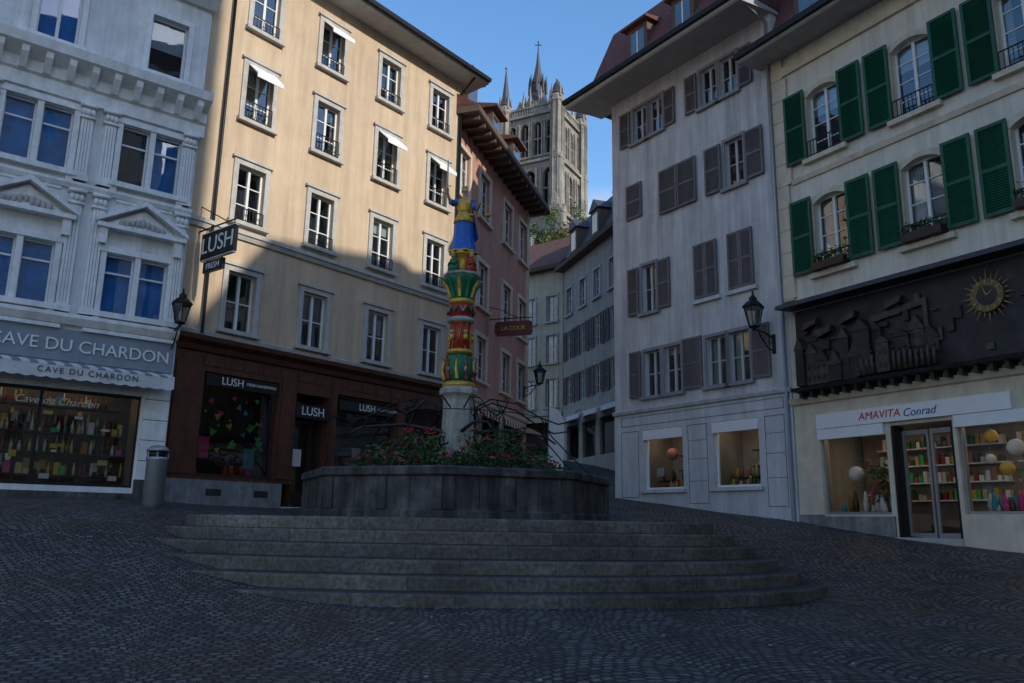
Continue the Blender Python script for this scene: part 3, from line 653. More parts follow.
for k in range(26):
    u=random.choice((random.uniform(1.4,3.3),random.uniform(5.5,7.4),random.uniform(8.1,9.5))); B_.lathe('display_items',random.choice(itemcols+tcols[:4]),F.P(u,2.0,-.7+random.uniform(-.3,.3)),[(.1,0),(.11,random.uniform(.1,.3)),(.06,.4)],8)
F.prof('string_course',stone_tr,[(-.01,7.98),(.06,7.98),(.1,8.08),(.14,8.1),(.14,8.2),(-.01,8.24)],U0,U1)
F.prof('string_course',stone_tr,[(-.01,5.37),(.05,5.37),(.07,5.46),(-.01,5.5)],U0,U1)
F.prof('eaves',soff,[(-.3,16.02),(.75,16.06),(.78,16.16),(.78,16.24),(-.3,16.3)],U0,U1+.55)
F.prof('gutter',I,[(.78,16.12),(.88,16.12),(.9,16.24),(.78,16.24)],U0,U1+.55)
F.prof('roof',tile,[(.72,16.25),(-3.5,19.0),(-9,16.3),(-9,16.25)],U0,U1+.55)
B_.tube('downpipe',I,[F.P(1.08,5.4,.1),F.P(1.08,16.0,.1)],.04,8)
B_.tube('downpipe',I,[F.P(9.86,3,.1),F.P(9.86,15.6,.1),F.P(9.9,16.1,.7)],.05,8)
B_.flush()
S=Store('projecting_shop_sign'); base=FB.P(.8,0,0); f=Fac(S,(base.x,base.y),math.degrees(math.atan2(FB.n.x,FB.n.y)))
f.box('sign_panel',signb,.25,1.6,7.05,7.7,-.05,.05)
f.box('sign_panel_lower',signb,.4,1.2,6.72,6.98,-.04,.04)
f.box('sign_edge',signw,.25,1.6,7.70,7.715,-.05,.05); f.box('sign_edge',signw,.25,1.6,7.035,7.05,-.05,.05)
f.text('LUSH',.93,7.37,.055,.56,wt,'CENTER',.004); f.text('FRESH',.8,6.85,.045,.2,wt,'CENTER',.003)
S.tube('sign_bracket',I,[f.P(0,7.85,0),f.P(1.65,7.85,0)],.02,6)
for u in (.35,1.5): S.tube('sign_bracket',I,[f.P(u,7.85,0),f.P(u,7.7,0)],.012,5)
for u in (.5,1.1): S.tube('sign_bracket',I,[f.P(u,7.05,0),f.P(u,6.98,0)],.012,5)
S.tube('sign_bracket',I,[f.P(0,8.5,0),f.P(1.2,7.86,0)],.014,5)
S.flush()

# ------------------------------------------------------------------ WHITE building
W_=Store('white_rendered_townhouse'); F=Fac(W_,(7.08,19.5),180-34.77); FW=F
U0,U1=-6.75,-.30
wins=[(-5.72,-5.12,13.1,14.3),(-5.02,-4.42,13.1,14.3),(-2.85,-2.25,13.1,14.3),(-2.12,-1.52,13.1,14.3),
 (-2.05,-1.42,10.3,11.7),(-5.45,-4.85,7.4,8.9),
 (-5.42,-4.76,4.84,6.2),(-4.60,-3.94,4.84,6.2),(-2.98,-2.30,4.84,6.2),(-2.20,-1.52,4.84,6.2)]
shops=[(-5.5,-3.95,2.12,3.85),(-2.85,-1.35,2.12,3.85)]
F.wall('walls',whitew,U0,U1,4.45,14.9,wins,depth=.22)
F.wall('ground_floor_wall',whitep,U0,U1,0,4.45,shops,depth=.25,o=.03)
F.shell('side_walls',whitew,U0,U1,0,14.9,9)
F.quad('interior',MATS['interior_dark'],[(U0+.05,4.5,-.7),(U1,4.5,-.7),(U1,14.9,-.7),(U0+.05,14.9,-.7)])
for (a,b,z0,z1) in wins:
    F.win(a,b,z0,z1,mat('grey_white_paint',(.42,.42,.43),.6,.1,6,0),bars=1 if b-a<.7 else 2,curt=.2,rec=.18,fw=.04)
    F.surround(a,b,z0,z1,mat('grey_violet_trim',(.24,.24,.26),.85,.12,5,.2),w=.09,pr=.025)
SH=lambda a,b,z0,z1:F.shutter(a,b,z0,z1,greysh,o=.03)
for a,b in ((-6.3,-5.83),(-4.32,-3.86),(-3.42,-2.96),(-1.42,-.96)): SH(a,b,13.1,14.3)
SH(-6.05,-5.36,10.55,11.7)
SH(-4.58,-3.85,10.3,11.7); SH(-3.83,-3.1,10.3,11.7); SH(-2.75,-2.16,10.3,11.7); SH(-1.32,-.72,10.3,11.7)
SH(-6.02,-5.55,7.4,8.9); SH(-4.75,-4.25,7.4,8.9)
for c in (-2.87,-1.65): SH(c-.42,c-.005,7.35,8.95); SH(c+.005,c+.42,7.35,8.95); F.box('sills',whitep,c-.5,c+.5,7.22,7.33,-.01,.1)
SH(-6.0,-5.53,4.84,6.25); SH(-3.83,-3.12,4.84,6.3); SH(-1.42,-.85,4.84,6.25)
F.prof('cornice_band',whitep,[(.03,4.36),(.1,4.38),(.14,4.46),(.0,4.52)],U0,U1)
trimg=mat('panel_groove',(.13,.13,.15),.9,.1,5,0)
for (a,b,z0,z1) in ((-6.45,-.55,4.0,4.28),(-3.75,-3.05,1.7,3.85),(-1.15,-.55,1.6,3.85),(-6.45,-5.7,1.9,3.85)):
    for q in ((a,b,z0,z0+.02),(a,b,z1-.02,z1),(a,a+.02,z0+.02,z1-.02),(b-.02,b,z0+.02,z1-.02)): F.box('panel_lines',trimg,*q,.028,.034)
for z in (2.3,2.9,3.4): F.box('panel_lines',trimg,-3.73,-3.07,z,z+.015,.028,.034); F.box('panel_lines',trimg,-1.13,-.57,z,z+.015,.028,.034)
dispm=mat('display_interior',(.34,.30,.27),.9,.1,3,0)
for i,(a,b,z0,z1) in enumerate(shops):
    F.box('shop_blind_box',signw,a,b,z1-.3,z1-.02,-.1,.06)
    F.quad('shop_glass',MATS['shop_glass'],[(a,z0,-.14),(b,z0,-.14),(b,z1-.3,-.14),(a,z1-.3,-.14)])
    F.box('shop_frames',signw,a,a+.05,z0,z1-.3,-.17,-.1); F.box('shop_frames',signw,b-.05,b,z0,z1-.3,-.17,-.1); F.box('shop_frames',signw,a+.05,b-.05,z0,z0+.06,-.17,-.1)
    F.box('shop_sill',whitep,a-.1,b+.1,z0-.1,z0-.005,.0,.12)
    F.box('display_box',dispm,a-.05,b+.05,z0-.05,z0-.0,-1.2,-.2); F.quad('display_box',dispm,[(a-.05,z0,-1.2),(b+.05,z0,-1.2),(b+.05,z1+.3,-1.2),(a-.05,z1+.3,-1.2)])
    F.box('display_box',dispm,a-.06,a-.02,z0,z1+.3,-1.19,-.26); F.box('display_box',dispm,b+.02,b+.06,z0,z1+.3,-1.19,-.26)
    F.box('shop_lamp_strip',sh_em2,a+.2,b-.2,z1-.08,z1-.05,-.40,-.30)
    F.box('display_shelf',dkbrown,a+.6,b-.1,z0+.55,z0+.58,-1.15,-.8); F.box('display_shelf',dkbrown,a+.6,b-.1,z0+.98,z0+1.01,-1.15,-.8)
    F.box('display_table',dkbrown,a+.1,b-.15,z0+.24,z0+.27,-.85,-.45)
    for k in range(44):
        u=random.uniform(a+.12,b-.12); h=random.uniform(.14,.34); zz=z0+.01; oo=-random.uniform(.25,.42)
        if k%4==1: zz=z0+.275; oo=-random.uniform(.5,.8)
        if k%4==2: u=random.uniform(a+.65,b-.15); zz=z0+.585; oo=-1.0
        if k%4==3: u=random.uniform(a+.65,b-.15); zz=z0+1.015; oo=-1.0; h*=.7
        W_.lathe('display_items',random.choice(tcols+itemcols),F.P(u,zz,oo),[(.04,0),(.055,h*.4),(.035,h*.8),(.02,h)],9)
W_.ball('display_ball',mat('pink_paper',(.6,.25,.25),.7,.1,6,0),F.P(-4.85,3.15,-.5),.17); W_.tube('display_ball_string',I,[F.P(-4.85,3.3,-.5),F.P(-4.85,3.8,-.5)],.004,4)
F.quad('display_sign',tcols[4],[(-5.2,2.5,-.2),(-4.9,2.5,-.2),(-4.9,2.75,-.2),(-5.2,2.75,-.2)])
F.prof('eaves',soff,[(-.3,14.88),(.15,14.86),(1.28,14.72),(1.34,14.76),(1.34,14.98),(-.3,15.1)],U0-.85,U1+.05)
F.prof('gutter',I,[(1.34,14.84),(1.45,14.84),(1.47,14.97),(1.34,14.97)],U0-.85,U1+.05)
F.prof('roof',tilered,[(1.3,14.99),(.35,15.6),(-.9,18.4),(-4.5,19.6),(-8,18.4),(-9.3,15.0)],U0-.85,U1+.05)
for c in (-5.4,-3.4,-1.4):
    F.box('dormers',soffb,c-.45,c+.45,15.5,17.2,-1.5,.05); F.quad('dormer_glass',MATS['window_glass'],[(c-.3,15.9,.055),(c+.3,15.9,.055),(c+.3,17,.055),(c-.3,17,.055)]); F.box('dormer_frames',signw,c-.025,c+.025,15.9,17,.056,.07)
    F.prof('dormer_roofs',tilered,[(.25,17.2),(.25,17.28),(-1.8,17.6),(-1.8,17.2)],c-.6,c+.6)
F.box('chimney',tilered,-4.6,-3.9,18,20.6,-3.4,-2.7)
W_.tube('downpipe',steel,[F.P(U1-.1,1.2,.09),F.P(U1-.1,14.6,.09),F.P(U1-.1,14.85,1.2)],.05,8)
W_.flush()
lantern(FW,-.75,5.95,.75,1.15)

# ------------------------------------------------------------------ GREEN SHUTTER building
G_=Store('green_shuttered_townhouse'); F=Fac(G_,(7.08,19.5),180-30.72); FG=F
U0,U1=-.35,7.3
cs=[1.16,3.53,5.9]; wins=[]
for c in cs:
    for (z0,z1) in ((7.15,9.08),(10.15,11.98)): wins.append((c-.47,c+.47,z0,z1))
F.wall('walls',greenw,U0,U1,6.5,13.4,wins,depth=.24)
F.shell('side_walls',greenw,U0,U1,0,13.4,10)
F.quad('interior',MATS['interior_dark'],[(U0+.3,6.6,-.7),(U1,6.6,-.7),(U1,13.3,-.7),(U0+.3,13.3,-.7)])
for (a,b,z0,z1) in wins:
    F.win(a,b,z0,z1,wt,bars=3,curt=.4,rec=.2,fw=.055)
    c=(a+b)/2; hh=.16; r=((b-a)**2/4+hh*hh)/(2*hh)
    arc=[(c+(b-a)/2*t/6, z1-hh+math.sqrt(max(0,r*r-((b-a)/2*t/6)**2))-(r-hh)) for t in range(-6,7)]
    F.prism('arched_heads',greenw,[(a,z1-.001)]+[(x,min(z,z1-.002)) for x,z in arc]+[(b,z1-.001)],-.19,-.002)
    F.box('window_surrounds',cream,a-.12,a,z0,z1-hh,-.01,.04); F.box('window_surrounds',cream,b,b+.12,z0,z1-hh,-.01,.04)
    for i in range(12):
        (x0,y0),(x1,y1)=arc[i],arc[i+1]; F.prism('window_surrounds',cream,[(x0*1.0,y0),(x1,y1),(c+(x1-c)*1.25,y1+.13),(c+(x0-c)*1.25,y0+.13)],-.01,.042)
    F.box('sills',cream,a-.16,b+.16,z0-.12,z0,-.01,.14)
    F.rail(a,b,z0,h=.42,o=.1)
    if z0<8:
        F.box('flower_boxes',dkbrown,a+.02,b-.02,z0+.02,z0+.2,.12,.3)
        leaves(G_,'window_box_plants',leaf1,[F.P(a+.08+.1*t,z0+.27+random.uniform(0,.08),.2) for t in range(9)],.05,14,.055); leaves(G_,'window_box_plants_light',leaf2,[F.P(a+.08+.1*t,z0+.3+random.uniform(0,.15),.2) for t in range(9)],.04,8,.06)
for z0,z1 in ((7.22,9.15),(10.15,12.07)):
    for c in cs:
        F.shutter(c-.50-.63,c-.50,z0,z1,greensh,o=.06); F.shutter(c+.50,c+.50+.63,z0,z1,greensh,o=.06)
F.box('quoin_strip',cream,U0,-.05+.02,6.65,13.3,-.01,.07)
for k in range(11): F.box('quoins',cream,U0,.02+(.1 if k%2 else 0),6.7+.6*k,6.7+.6*k+.57,-.01,.085)
F.prof('string_course',cream,[(-.01,9.65),(.05,9.65),(.08,9.78),(-.01,9.8)],.1,U1)
F.box('frieze',cream,U0,U1,12.75,13.0,-.01,.08)
F.prof('eaves',soff,[(-.3,13.3),(.0,13.28),(.9,13.22),(.95,13.26),(.95,13.45),(-.3,13.6)],U0-.35,U1)
F.prof('gutter',I,[(.95,13.3),(1.06,13.3),(1.08,13.44),(.95,13.44)],U0-.35,U1)
F.prof('roof',tilered,[(.92,13.46),(.1,14.0),(-1.2,17.0),(-5,18.3),(-9,16.5),(-10.2,13.4)],U0-.35,U1)
for c in (.9,3.0,5.1): 
    F.box('dormers',soffb,c-.45,c+.45,14.0,15.7,-1.4,-.05); F.quad('dormer_glass',MATS['window_glass'],[(c-.3,14.3,-.045),(c+.3,14.3,-.045),(c+.3,15.5,-.045),(c-.3,15.5,-.045)]); F.prof('dormer_roofs',tilered,[(.15,15.7),(.15,15.78),(-1.8,16.1),(-1.8,15.7)],c-.6,c+.6)
F.prof('canopy',slate,[(-.01,6.62),(.55,6.45),(.6,6.4),(.6,6.33),(-.01,6.38)],-.2,U1)
F.wall('lower_wall',cream,U0,U1,0,6.5,[(.4,2.12,1.42,3.35),(2.24,3.62,.2,3.3),(3.70,5.2,1.42,3.35),(5.3,6.9,1.42,3.35)],depth=.3,o=.0)
F.box('relief_panel',bronze,.0,7.0,4.34,6.3,.0,.12)
F.prof('relief_ledge',bronze,[(.0,4.26),(.42,4.28),(.45,4.36),(.12,4.42)],.0,7.0)
rnd=random.Random(21)
u=.1
while u<3.4:
    wd=rnd.uniform(.2,.42); h=rnd.uniform(.35,1.1); d=rnd.uniform(.08,.28); mm_=bronze2 if rnd.random()<.45 else bronze
    F.box('relief_houses',mm_,u,u+wd,4.42,4.42+h,.12,.12+d)
    F.prism('relief_gables',bronze2 if rnd.random()<.5 else bronze,[(u-.03,4.42+h),(u+wd+.03,4.42+h),(u+wd/2,4.42+h+rnd.uniform(.12,.35))],.12,.14+d)
    for t in range(3):
        if 4.62+.28*t<4.42+h:
            F.box('relief_openings',signb,u+wd*.18,u+wd*.4,4.5+.28*t,4.62+.28*t,.12+d,.125+d); F.box('relief_openings',signb,u+wd*.6,u+wd*.82,4.5+.28*t,4.62+.28*t,.12+d,.125+d)
    u+=wd*rnd.uniform(.75,1.1)
for c,zz in ((.55,5.75),(.95,5.5),(1.6,5.7),(2.75,5.8)):
    F.prism('relief_roofs',bronze2,[(c-.22,zz),(c+.15,zz+.1),(c+.19,zz+.24),(c-.18,zz+.16)],.12,.3)
for u in np.arange(1.9,3.7,.13):
    hh=rnd.uniform(.9,1.15)
    G_.lathe('relief_figures',bronze2,F.P(u,4.42,.32),[(.055,0),(.05,.25*hh),(.035,.36*hh),(.015,.4*hh)],7); G_.ball('relief_figures',bronze2,F.P(u,4.42+.45*hh,.32),.032,seg=6)
    G_.tube('relief_figures',bronze2,[F.P(u+.03,4.42+.36*hh,.33),F.P(u+.07,4.42+.25*hh,.38)],.014,5)
for k in range(40):
    F.box('relief_texture',bronze2 if k%3==0 else bronze,(a:=rnd.uniform(.1,6.5)),a+rnd.uniform(.05,.4),(z:=rnd.uniform(4.5,5.9)),z+rnd.uniform(.03,.3),.12,.13+rnd.uniform(.02,.07))
F.prism('relief_arch',bronze2,[(2.1,5.0),(2.2,5.0),(2.2,5.6),(3.35,5.75),(3.35,5.1),(3.45,5.1),(3.45,5.9),(2.1,5.72)],.12,.2)
for u in np.arange(.15,6.9,.3): F.box('relief_ledge_brackets',bronze,u,u+.08,4.12,4.28,.0,.32)
cu,cz=4.72,5.62
F.prism('clock_dial',mat('clock_dial_bronze',(.13,.10,.05),.45,.4,12,.3,metal=.5),[(cu+.33*math.cos(t*math.pi/16),cz+.33*math.sin(t*math.pi/16)) for t in range(32)],.12,.24)
F.prism('clock_centre',bronze,[(cu+.2*math.cos(t*math.pi/12),cz+.2*math.sin(t*math.pi/12)) for t in range(24)],.24,.255)
gold2=mat('tarnished_gold',(.30,.20,.06),.5,.3,14,0,metal=.4)
for k in range(12):
    a=k*math.pi/6; F.prism('clock_numerals',gold2,[(cu+r*math.cos(a+da),cz+r*math.sin(a+da)) for r,da in ((.25,-.07),(.31,-.06),(.31,.06),(.25,.07))],.24,.252)
for k in range(24):
    a=k*math.pi/12; l=.56 if k%2==0 else .45
    F.prism('clock_rays',gold2,[(cu+.345*math.cos(a-.03),cz+.345*math.sin(a-.03)),(cu+l*math.cos(a),cz+l*math.sin(a)),(cu+.345*math.cos(a+.03),cz+.345*math.sin(a+.03))],.20,.21)
for a,l in ((1.9,.27),(.6,.2)): F.prism('clock_hands',gold2,[(cu+.012*math.sin(a),cz-.012*math.cos(a)),(cu+l*math.cos(a),cz+l*math.sin(a)),(cu-.012*math.sin(a),cz+.012*math.cos(a))],.256,.265)
F.prof('shop_cornice',cream,[(.0,4.0),(.08,4.03),(.14,4.16),(.0,4.2)],U0,U1)
F.box('sign_band',signw,.4,4.86,3.38,3.72,.0,.10); F.text('AMAVITA',1.55,3.55,.105,.24,mat('red_letters',(.5,.02,.03),.5,.1,4,0),'LEFT',.004,shear=.15); F.text('Conrad',2.62,3.53,.105,.24,mat('blue_letters',(.03,.08,.25),.5,.1,4,0),'LEFT',.004,shear=.3)
F.box('wall_base',plinm,U0,.4,0,1.42,-.01,.05); F.box('wall_base',plinm,.4,2.2,0,1.38,-.01,.05); F.box('wall_base',cream,3.66,U1,0,1.4,-.01,.06)
F.quad('shop_interior',mat('pharmacy_interior',(.26,.20,.15),.9,.3,2,0),[(U0+.3,0,-2.2),(U1,0,-2.2),(U1,4.2,-2.2),(U0+.3,4.2,-2.2)])
F.box('shop_ceiling',dispm,U0+.3,U1,3.45,3.5,-2.19,-.31); F.box('shop_floor',dispm,U0+.3,U1,.6,.95,-2.19,-.31)
F.box('shop_lamp_strip',sh_em,.7,2.0,3.40,3.43,-1.0,-.9); F.box('shop_lamp_strip',sh_em,3.9,6.8,3.40,3.43,-1.0,-.9)
F.box('display_plinth',dispm,.42,2.15,.96,1.45,-1.3,-.32); F.box('display_plinth',dispm,3.7,6.9,.96,1.45,-1.3,-.32)
for sh in range(4):
    zz=1.75+.4*sh; F.box('back_shelves',signw,.5,3.6,zz,zz+.03,-2.18,-1.95); F.box('back_shelves',signw,3.8,6.8,zz,zz+.03,-2.18,-1.95)
    u=.55
    while u<6.7:
        if not 3.5<u<3.8: F.box('shelf_boxes',random.choice(tcols+itemcols+[signw,signw]),u,u+.09,zz+.031,zz+random.uniform(.12,.3),-2.12,-1.98)
        u+=random.uniform(.10,.15)
for (a,b,z0,z1) in ((.4,2.12,1.42,3.35),(3.70,5.2,1.42,3.35),(5.3,6.9,1.42,3.35)):
    F.quad('shop_glass',MATS['shop_glass'],[(a,z0,-.14),(b,z0,-.14),(b,z1,-.14),(a,z1,-.14)])
    F.box('shop_frames',steel,a,a+.05,z0,z1,-.18,-.1); F.box('shop_frames',steel,b-.05,b,z0,z1,-.18,-.1); F.box('shop_frames',steel,a+.05,b-.05,z0,z0+.06,-.18,-.1); F.box('shop_blind',signw,a,b,z1-.22,z1+.02,-.09,.09)
    for k in range(22):
        u=random.uniform(a+.15,b-.15); h=random.uniform(.12,.5)
        G_.lathe('display_items',random.choice(tcols+itemcols+[signw]),F.P(u,1.46,-random.uniform(.4,1.1)),[(.05,0),(.065,h*.4),(.04,h*.8),(.02,h)],9)
    for k in range(6): F.box('display_boxes',random.choice(tcols+itemcols),(x:=random.uniform(a+.1,b-.4)),x+.22,1.46,1.46+random.uniform(.15,.4),-1.0-.02*k,-.8-.02*k)
leaves(G_,'display_flowers',leaf2,[F.P(1.5+random.uniform(-.25,.25),1.7+random.uniform(0,.9),-.6) for _ in range(20)],.07,10,.1); leaves(G_,'display_flower_heads',flpk,[F.P(1.5+random.uniform(-.3,.3),1.8+random.uniform(0,.9),-.5) for _ in range(16)],.04,8,.04)
G_.ball('paper_lantern',signw,F.P(.95,2.35,-.5),.17); G_.ball('paper_lantern',signw,F.P(1.95,2.2,-.6),.14)
yl=mat('yellow_ball',(.7,.42,.03),.5,.1,6,0); orr=mat('orange_ball',(.6,.12,.03),.5,.1,6,0)
for (u,z,r,m) in ((4.15,2.95,.13,yl),(4.6,2.7,.16,signw),(4.95,2.95,.12,orr),(4.4,2.3,.14,yl),(5.0,2.3,.13,yl),(4.75,2.05,.1,orr),(4.1,2.5,.1,signw)):
    G_.ball('display_balls',m,F.P(u,z,-.4),r); G_.tube('display_strings',steel,[F.P(u,z,-.4),F.P(u,3.3,-.4)],.004,4)
for a,b in ((2.3,2.9),(2.94,3.56)):
    F.box('door_frames',steel,a,a+.05,.95,3.2,-.36,-.3); F.box('door_frames',steel,b-.05,b,.95,3.2,-.36,-.3); F.box('door_frames',steel,a+.05,b-.05,.95,1.05,-.36,-.3); F.box('door_frames',steel,a+.05,b-.05,3.1,3.2,-.36,-.3)
    F.quad('door_glass',MATS['shop_glass'],[(a,.95,-.33),(b,.95,-.33),(b,3.2,-.33),(a,3.2,-.33)])
F.box('door_post',I,2.24,2.30,.5,3.3,-.37,-.02); F.box('door_post',I,3.56,3.62,.5,3.3,-.37,-.02)
F.box('door_step',stone_tr,2.2,3.66,.2,.95,-.31,.1)
G_.flush()

# ------------------------------------------------------------------ PINK building up the lane
P_=Store('pink_townhouse'); F=Fac(P_,(-2.1,25.85),17.23); FP=F
U0,U1=0,9.3; ops=[]
for c in (1.0,3.25,6.2,8.4):
    for (z0,z1) in ((6.1,7.7),(8.8,10.5),(12.2,14.0)):
        ops.append((c-.55,c+.55,z0,z1)); F.win(c-.55,c+.55,z0,z1,bars=2,curt=.6); F.surround(c-.55,c+.55,z0,z1,cream,w=.16,pr=.05)
ops2=[(.6,3.0,2.6,4.9),(3.6,5.6,2.8,4.9),(6.2,8.8,3.1,4.9)]
F.wall('walls',pinkw,U0,U1,5.3,14.95,ops); F.wall('ground_floor_wall',cream,U0,U1,0,5.3,ops2,depth=.3)
F.shell('side_walls',pinkw,U0,U1,0,14.95,8)
F.box('corner_quoins',cream,U1-.35,U1+.02,5.45,14.9,-.02,.06)
F.quad('interior',MATS['interior_dark'],[(U0,.5,-.7),(U1-.1,.5,-.7),(U1-.1,14.9,-.7),(U0,14.9,-.7)])
for (a,b,z0,z1) in ops2:
    F.quad('shop_glass',MATS['shop_glass'],[(a,z0,-.14),(b,z0,-.14),(b,z1,-.14),(a,z1,-.14)]); F.box('shop_frames',dkbrown,a,a+.08,z0,z1,-.18,-.06); F.box('shop_frames',dkbrown,b-.08,b,z0,z1,-.18,-.06); F.box('shop_frames',dkbrown,(a+b)/2-.03,(a+b)/2+.03,z0,z1,-.18,-.06)
F.prof('string_course',cream,[(-.01,5.25),(.12,5.3),(.15,5.42),(-.01,5.5)],U0,U1)
aws=stripe_mat('striped_awning_fabric',(.55,.5,.42),(.25,.05,.03),3.0,tuple(F.d))
for a,b in ((.5,3.1),(3.5,5.7),(6.1,8.9)): F.prof('awnings',aws,[(.02,5.15),(.9,4.75),(.9,4.55),(.88,4.55),(.88,4.72),(.02,5.1)],a,b)
F.prof('eaves',soffb,[(-.3,14.85),(.9,14.86),(.95,14.9),(.95,15.1),(-.3,15.3)],U0-.2,U1+.45)
for k in range(16): F.box('rafter_ends',soffb,.1+.6*k,.2+.6*k,14.7,14.86,0,.85)
F.prof('roof',tile,[(.93,15.1),(.0,15.7),(-1.2,18.2),(-4,19),(-8,15)],U0-.2,U1+.45)
for c in (1.4,4.2,7.0):
    F.box('dormers',soffb,c-.5,c+.5,15.5,17.1,-1.5,.1); F.quad('dormer_glass',MATS['window_glass'],[(c-.35,15.8,.106),(c+.35,15.8,.106),(c+.35,16.9,.106),(c-.35,16.9,.106)]); F.prof('dormer_roofs',tile,[(.35,17.1),(.35,17.2),(-1.9,17.6),(-1.9,17.1)],c-.7,c+.7)
P_.flush()
S=Store('hanging_shop_sign'); base=FP.P(4.2,0,0); f=Fac(S,(base.x,base.y),math.degrees(math.atan2(FP.n.x,FP.n.y)))
mr=mat('maroon_sign',(.10,.02,.02),.5,.1,5,0)
f.prism('sign_panel',mr,[(.3,7.95),(1.6,7.95),(1.68,8.05),(1.68,8.4),(1.6,8.5),(.3,8.5),(.22,8.4),(.22,8.05)],-.04,.04); f.text('LA COUR',.95,8.23,.045,.22,gold,'CENTER',.003)
S.tube('sign_bracket',I,[f.P(0,8.62,0),f.P(1.7,8.62,0)],.02,6); S.tube('sign_bracket',I,[f.P(0,9.1,0),f.P(.5,8.95,0),f.P(1.1,8.64,0)],.015,6)
S.flush()
lantern(FP,8.9,6.9,.7,1.2)

# ------------------------------------------------------------------ lane buildings beyond
Q_=Store('grey_lane_townhouse'); F=Fac(Q_,(2.86,44.0),162.8); U0,U1=0,11.5
ops=[];
for k in range(6):
    c=.95+1.9*k
    for (z0,z1) in ((7.4,8.9),(9.8,11.4),(12.3,13.8)):
        ops.append((c-.4,c+.4,z0,z1)); F.win(c-.4,c+.4,z0,z1,bars=2,curt=.3)
        if z0<12: F.shutter(c-.85,c-.42,z0,z1,greysh,o=.03); F.shutter(c+.42,c+.85,z0,z1,greysh,o=.03)
        else: F.surround(c-.4,c+.4,z0,z1,stone_tr,w=.1)
ops3=[(.5+2.2*k,2.2+2.2*k,4.4,6.2) for k in range(5)]
F.wall('walls',greyb,U0,U1,0,15.1,ops+ops3); F.shell('side_walls',greyb,U0,U1,0,15.1,8)
F.quad('interior',MATS['interior_dark'],[(.1,3,-.7),(U1,3,-.7),(U1,15,-.7),(.1,15,-.7)])
for (a,b,z0,z1) in ops3:
    F.quad('shop_glass',MATS['shop_glass'],[(a,z0,-.14),(b,z0,-.14),(b,z1,-.14),(a,z1,-.14)]); F.prof('shop_awnings',signw,[(.02,6.75),(.9,6.4),(.9,6.2),(.88,6.2),(.88,6.36),(.02,6.7)],a,b)
F.prof('eaves',soffb,[(-.3,15.0),(.5,15.0),(.55,15.2),(-.3,15.3)],U0-.1,U1)
F.prof('roof',slate,[(.5,15.2),(.0,15.5),(-1.0,18.0),(-4,19),(-8,15)],U0-.1,U1)
for c in (1.6,4.6,7.6,10.0): F.box('dormers',soffb,c-.5,c+.5,15.5,17.0,-1.4,.05); F.quad('dormer_glass',MATS['window_glass'],[(c-.32,15.8,.056),(c+.32,15.8,.056),(c+.32,16.8,.056),(c-.32,16.8,.056)]); F.prism('dormer_roofs',slate,[(c-.65,17.0),(c+.65,17.0),(c,17.6)],-1.6,.15)
Q_.flush()
C_=Store('cream_lane_townhouse'); F=Fac(C_,(-3.2,48.75),127); U0,U1=0,7.55
ops=[]
for k in range(5):
    c=.8+1.5*k
    for (z0,z1) in ((7.4,9.0),(9.9,11.5),(12.3,13.8)):
        ops.append((c-.36,c+.36,z0,z1)); F.win(c-.36,c+.36,z0,z1,bars=2,curt=.4); F.surround(c-.36,c+.36,z0,z1,stone_tr,w=.1)
F.wall('walls',creamb,U0,U1,0,15.4,ops+[(1,3,4.8,6.6),(4,6.6,4.8,6.6)]); F.shell('side_walls',creamb,U0,U1,0,15.4,8)
F.quad('interior',MATS['interior_dark'],[(.1,3,-.7),(U1-.1,3,-.7),(U1-.1,15,-.7),(.1,15,-.7)])
F.prof('string_course',stone_tr,[(-.01,6.9),(.12,6.95),(.12,7.1),(-.01,7.15)],U0,U1)
F.prof('eaves',soffb,[(-.3,15.3),(.5,15.3),(.55,15.5),(-.3,15.6)],U0,U1+.1); F.prof('roof',tile,[(.5,15.5),(-3,18.4),(-8,15.5)],U0,U1+.1)
C_.flush()

S=Store('banner_stand'); x,y=1.75,31.5; z=gz(x,y)
S.tube('pole',steel,[(x-.28,y,z),(x-.28,y,z+2.9)],.025,6); S.lathe('foot',I,(x-.1,y,z),[(.35,-.05),(.35,.06),(.1,.1)],12)
f=Fac(S,(x-.26,y),96); f.prism('banner',signw,[(0,z+.25),(.55,z+.25),(.6,z+2.3),(.35,z+2.75),(0,z+2.85)],-.008,.008)
S.tube('sleeve',steel,[(x-.28,y,z+2.85),(x+.05,y,z+2.8)],.012,5); S.flush()

S=Store('litter_bin'); x,y=-7.2,16.75; z=gz(x,y)
S.lathe('body',steel,(x,y,z),[(.17,-.05),(.17,.05),(.20,.08),(.20,.92),(.215,.95),(.215,1.0)],20)
S.lathe('lid',steel,(x,y,z),[(.215,1.12),(.22,1.15),(.15,1.22),(.02,1.25)],20)
S.lathe('opening',signb,(x,y,z),[(.17,1.0),(.17,1.12)],16)
for a in (0.4,1.97,3.5,5.1): S.tube('posts',steel,[(x+.2*math.cos(a),y+.2*math.sin(a),z+.98),(x+.2*math.cos(a),y+.2*math.sin(a),z+1.14)],.015,5)
S.flush()

S=Store('fallen_leaves'); vs=[];fs=[]
lm=mat('dry_leaf',(.30,.27,.24),.8,.3,5,0)
for k in range(190):
    x=random.uniform(-9,9); y=random.uniform(5.5,14)
    if (abs((x-CX)/6.9)**2.15+abs((y-CY)/5.1)**2.15)<1: continue
    z=gz(x,y)+.02; a=random.uniform(0,6.3); s=random.uniform(.015,.04); o=len(vs)
    vs+= [(x+s*math.cos(a+t*math.pi/2)*(1 if t%2 else .6),y+s*math.sin(a+t*math.pi/2)*(1 if t%2 else .6),z+random.uniform(0,.015)) for t in range(4)]; fs.append((o,o+1,o+2,o+3))
S.add('leaves',lm,vs,fs); S.flush()

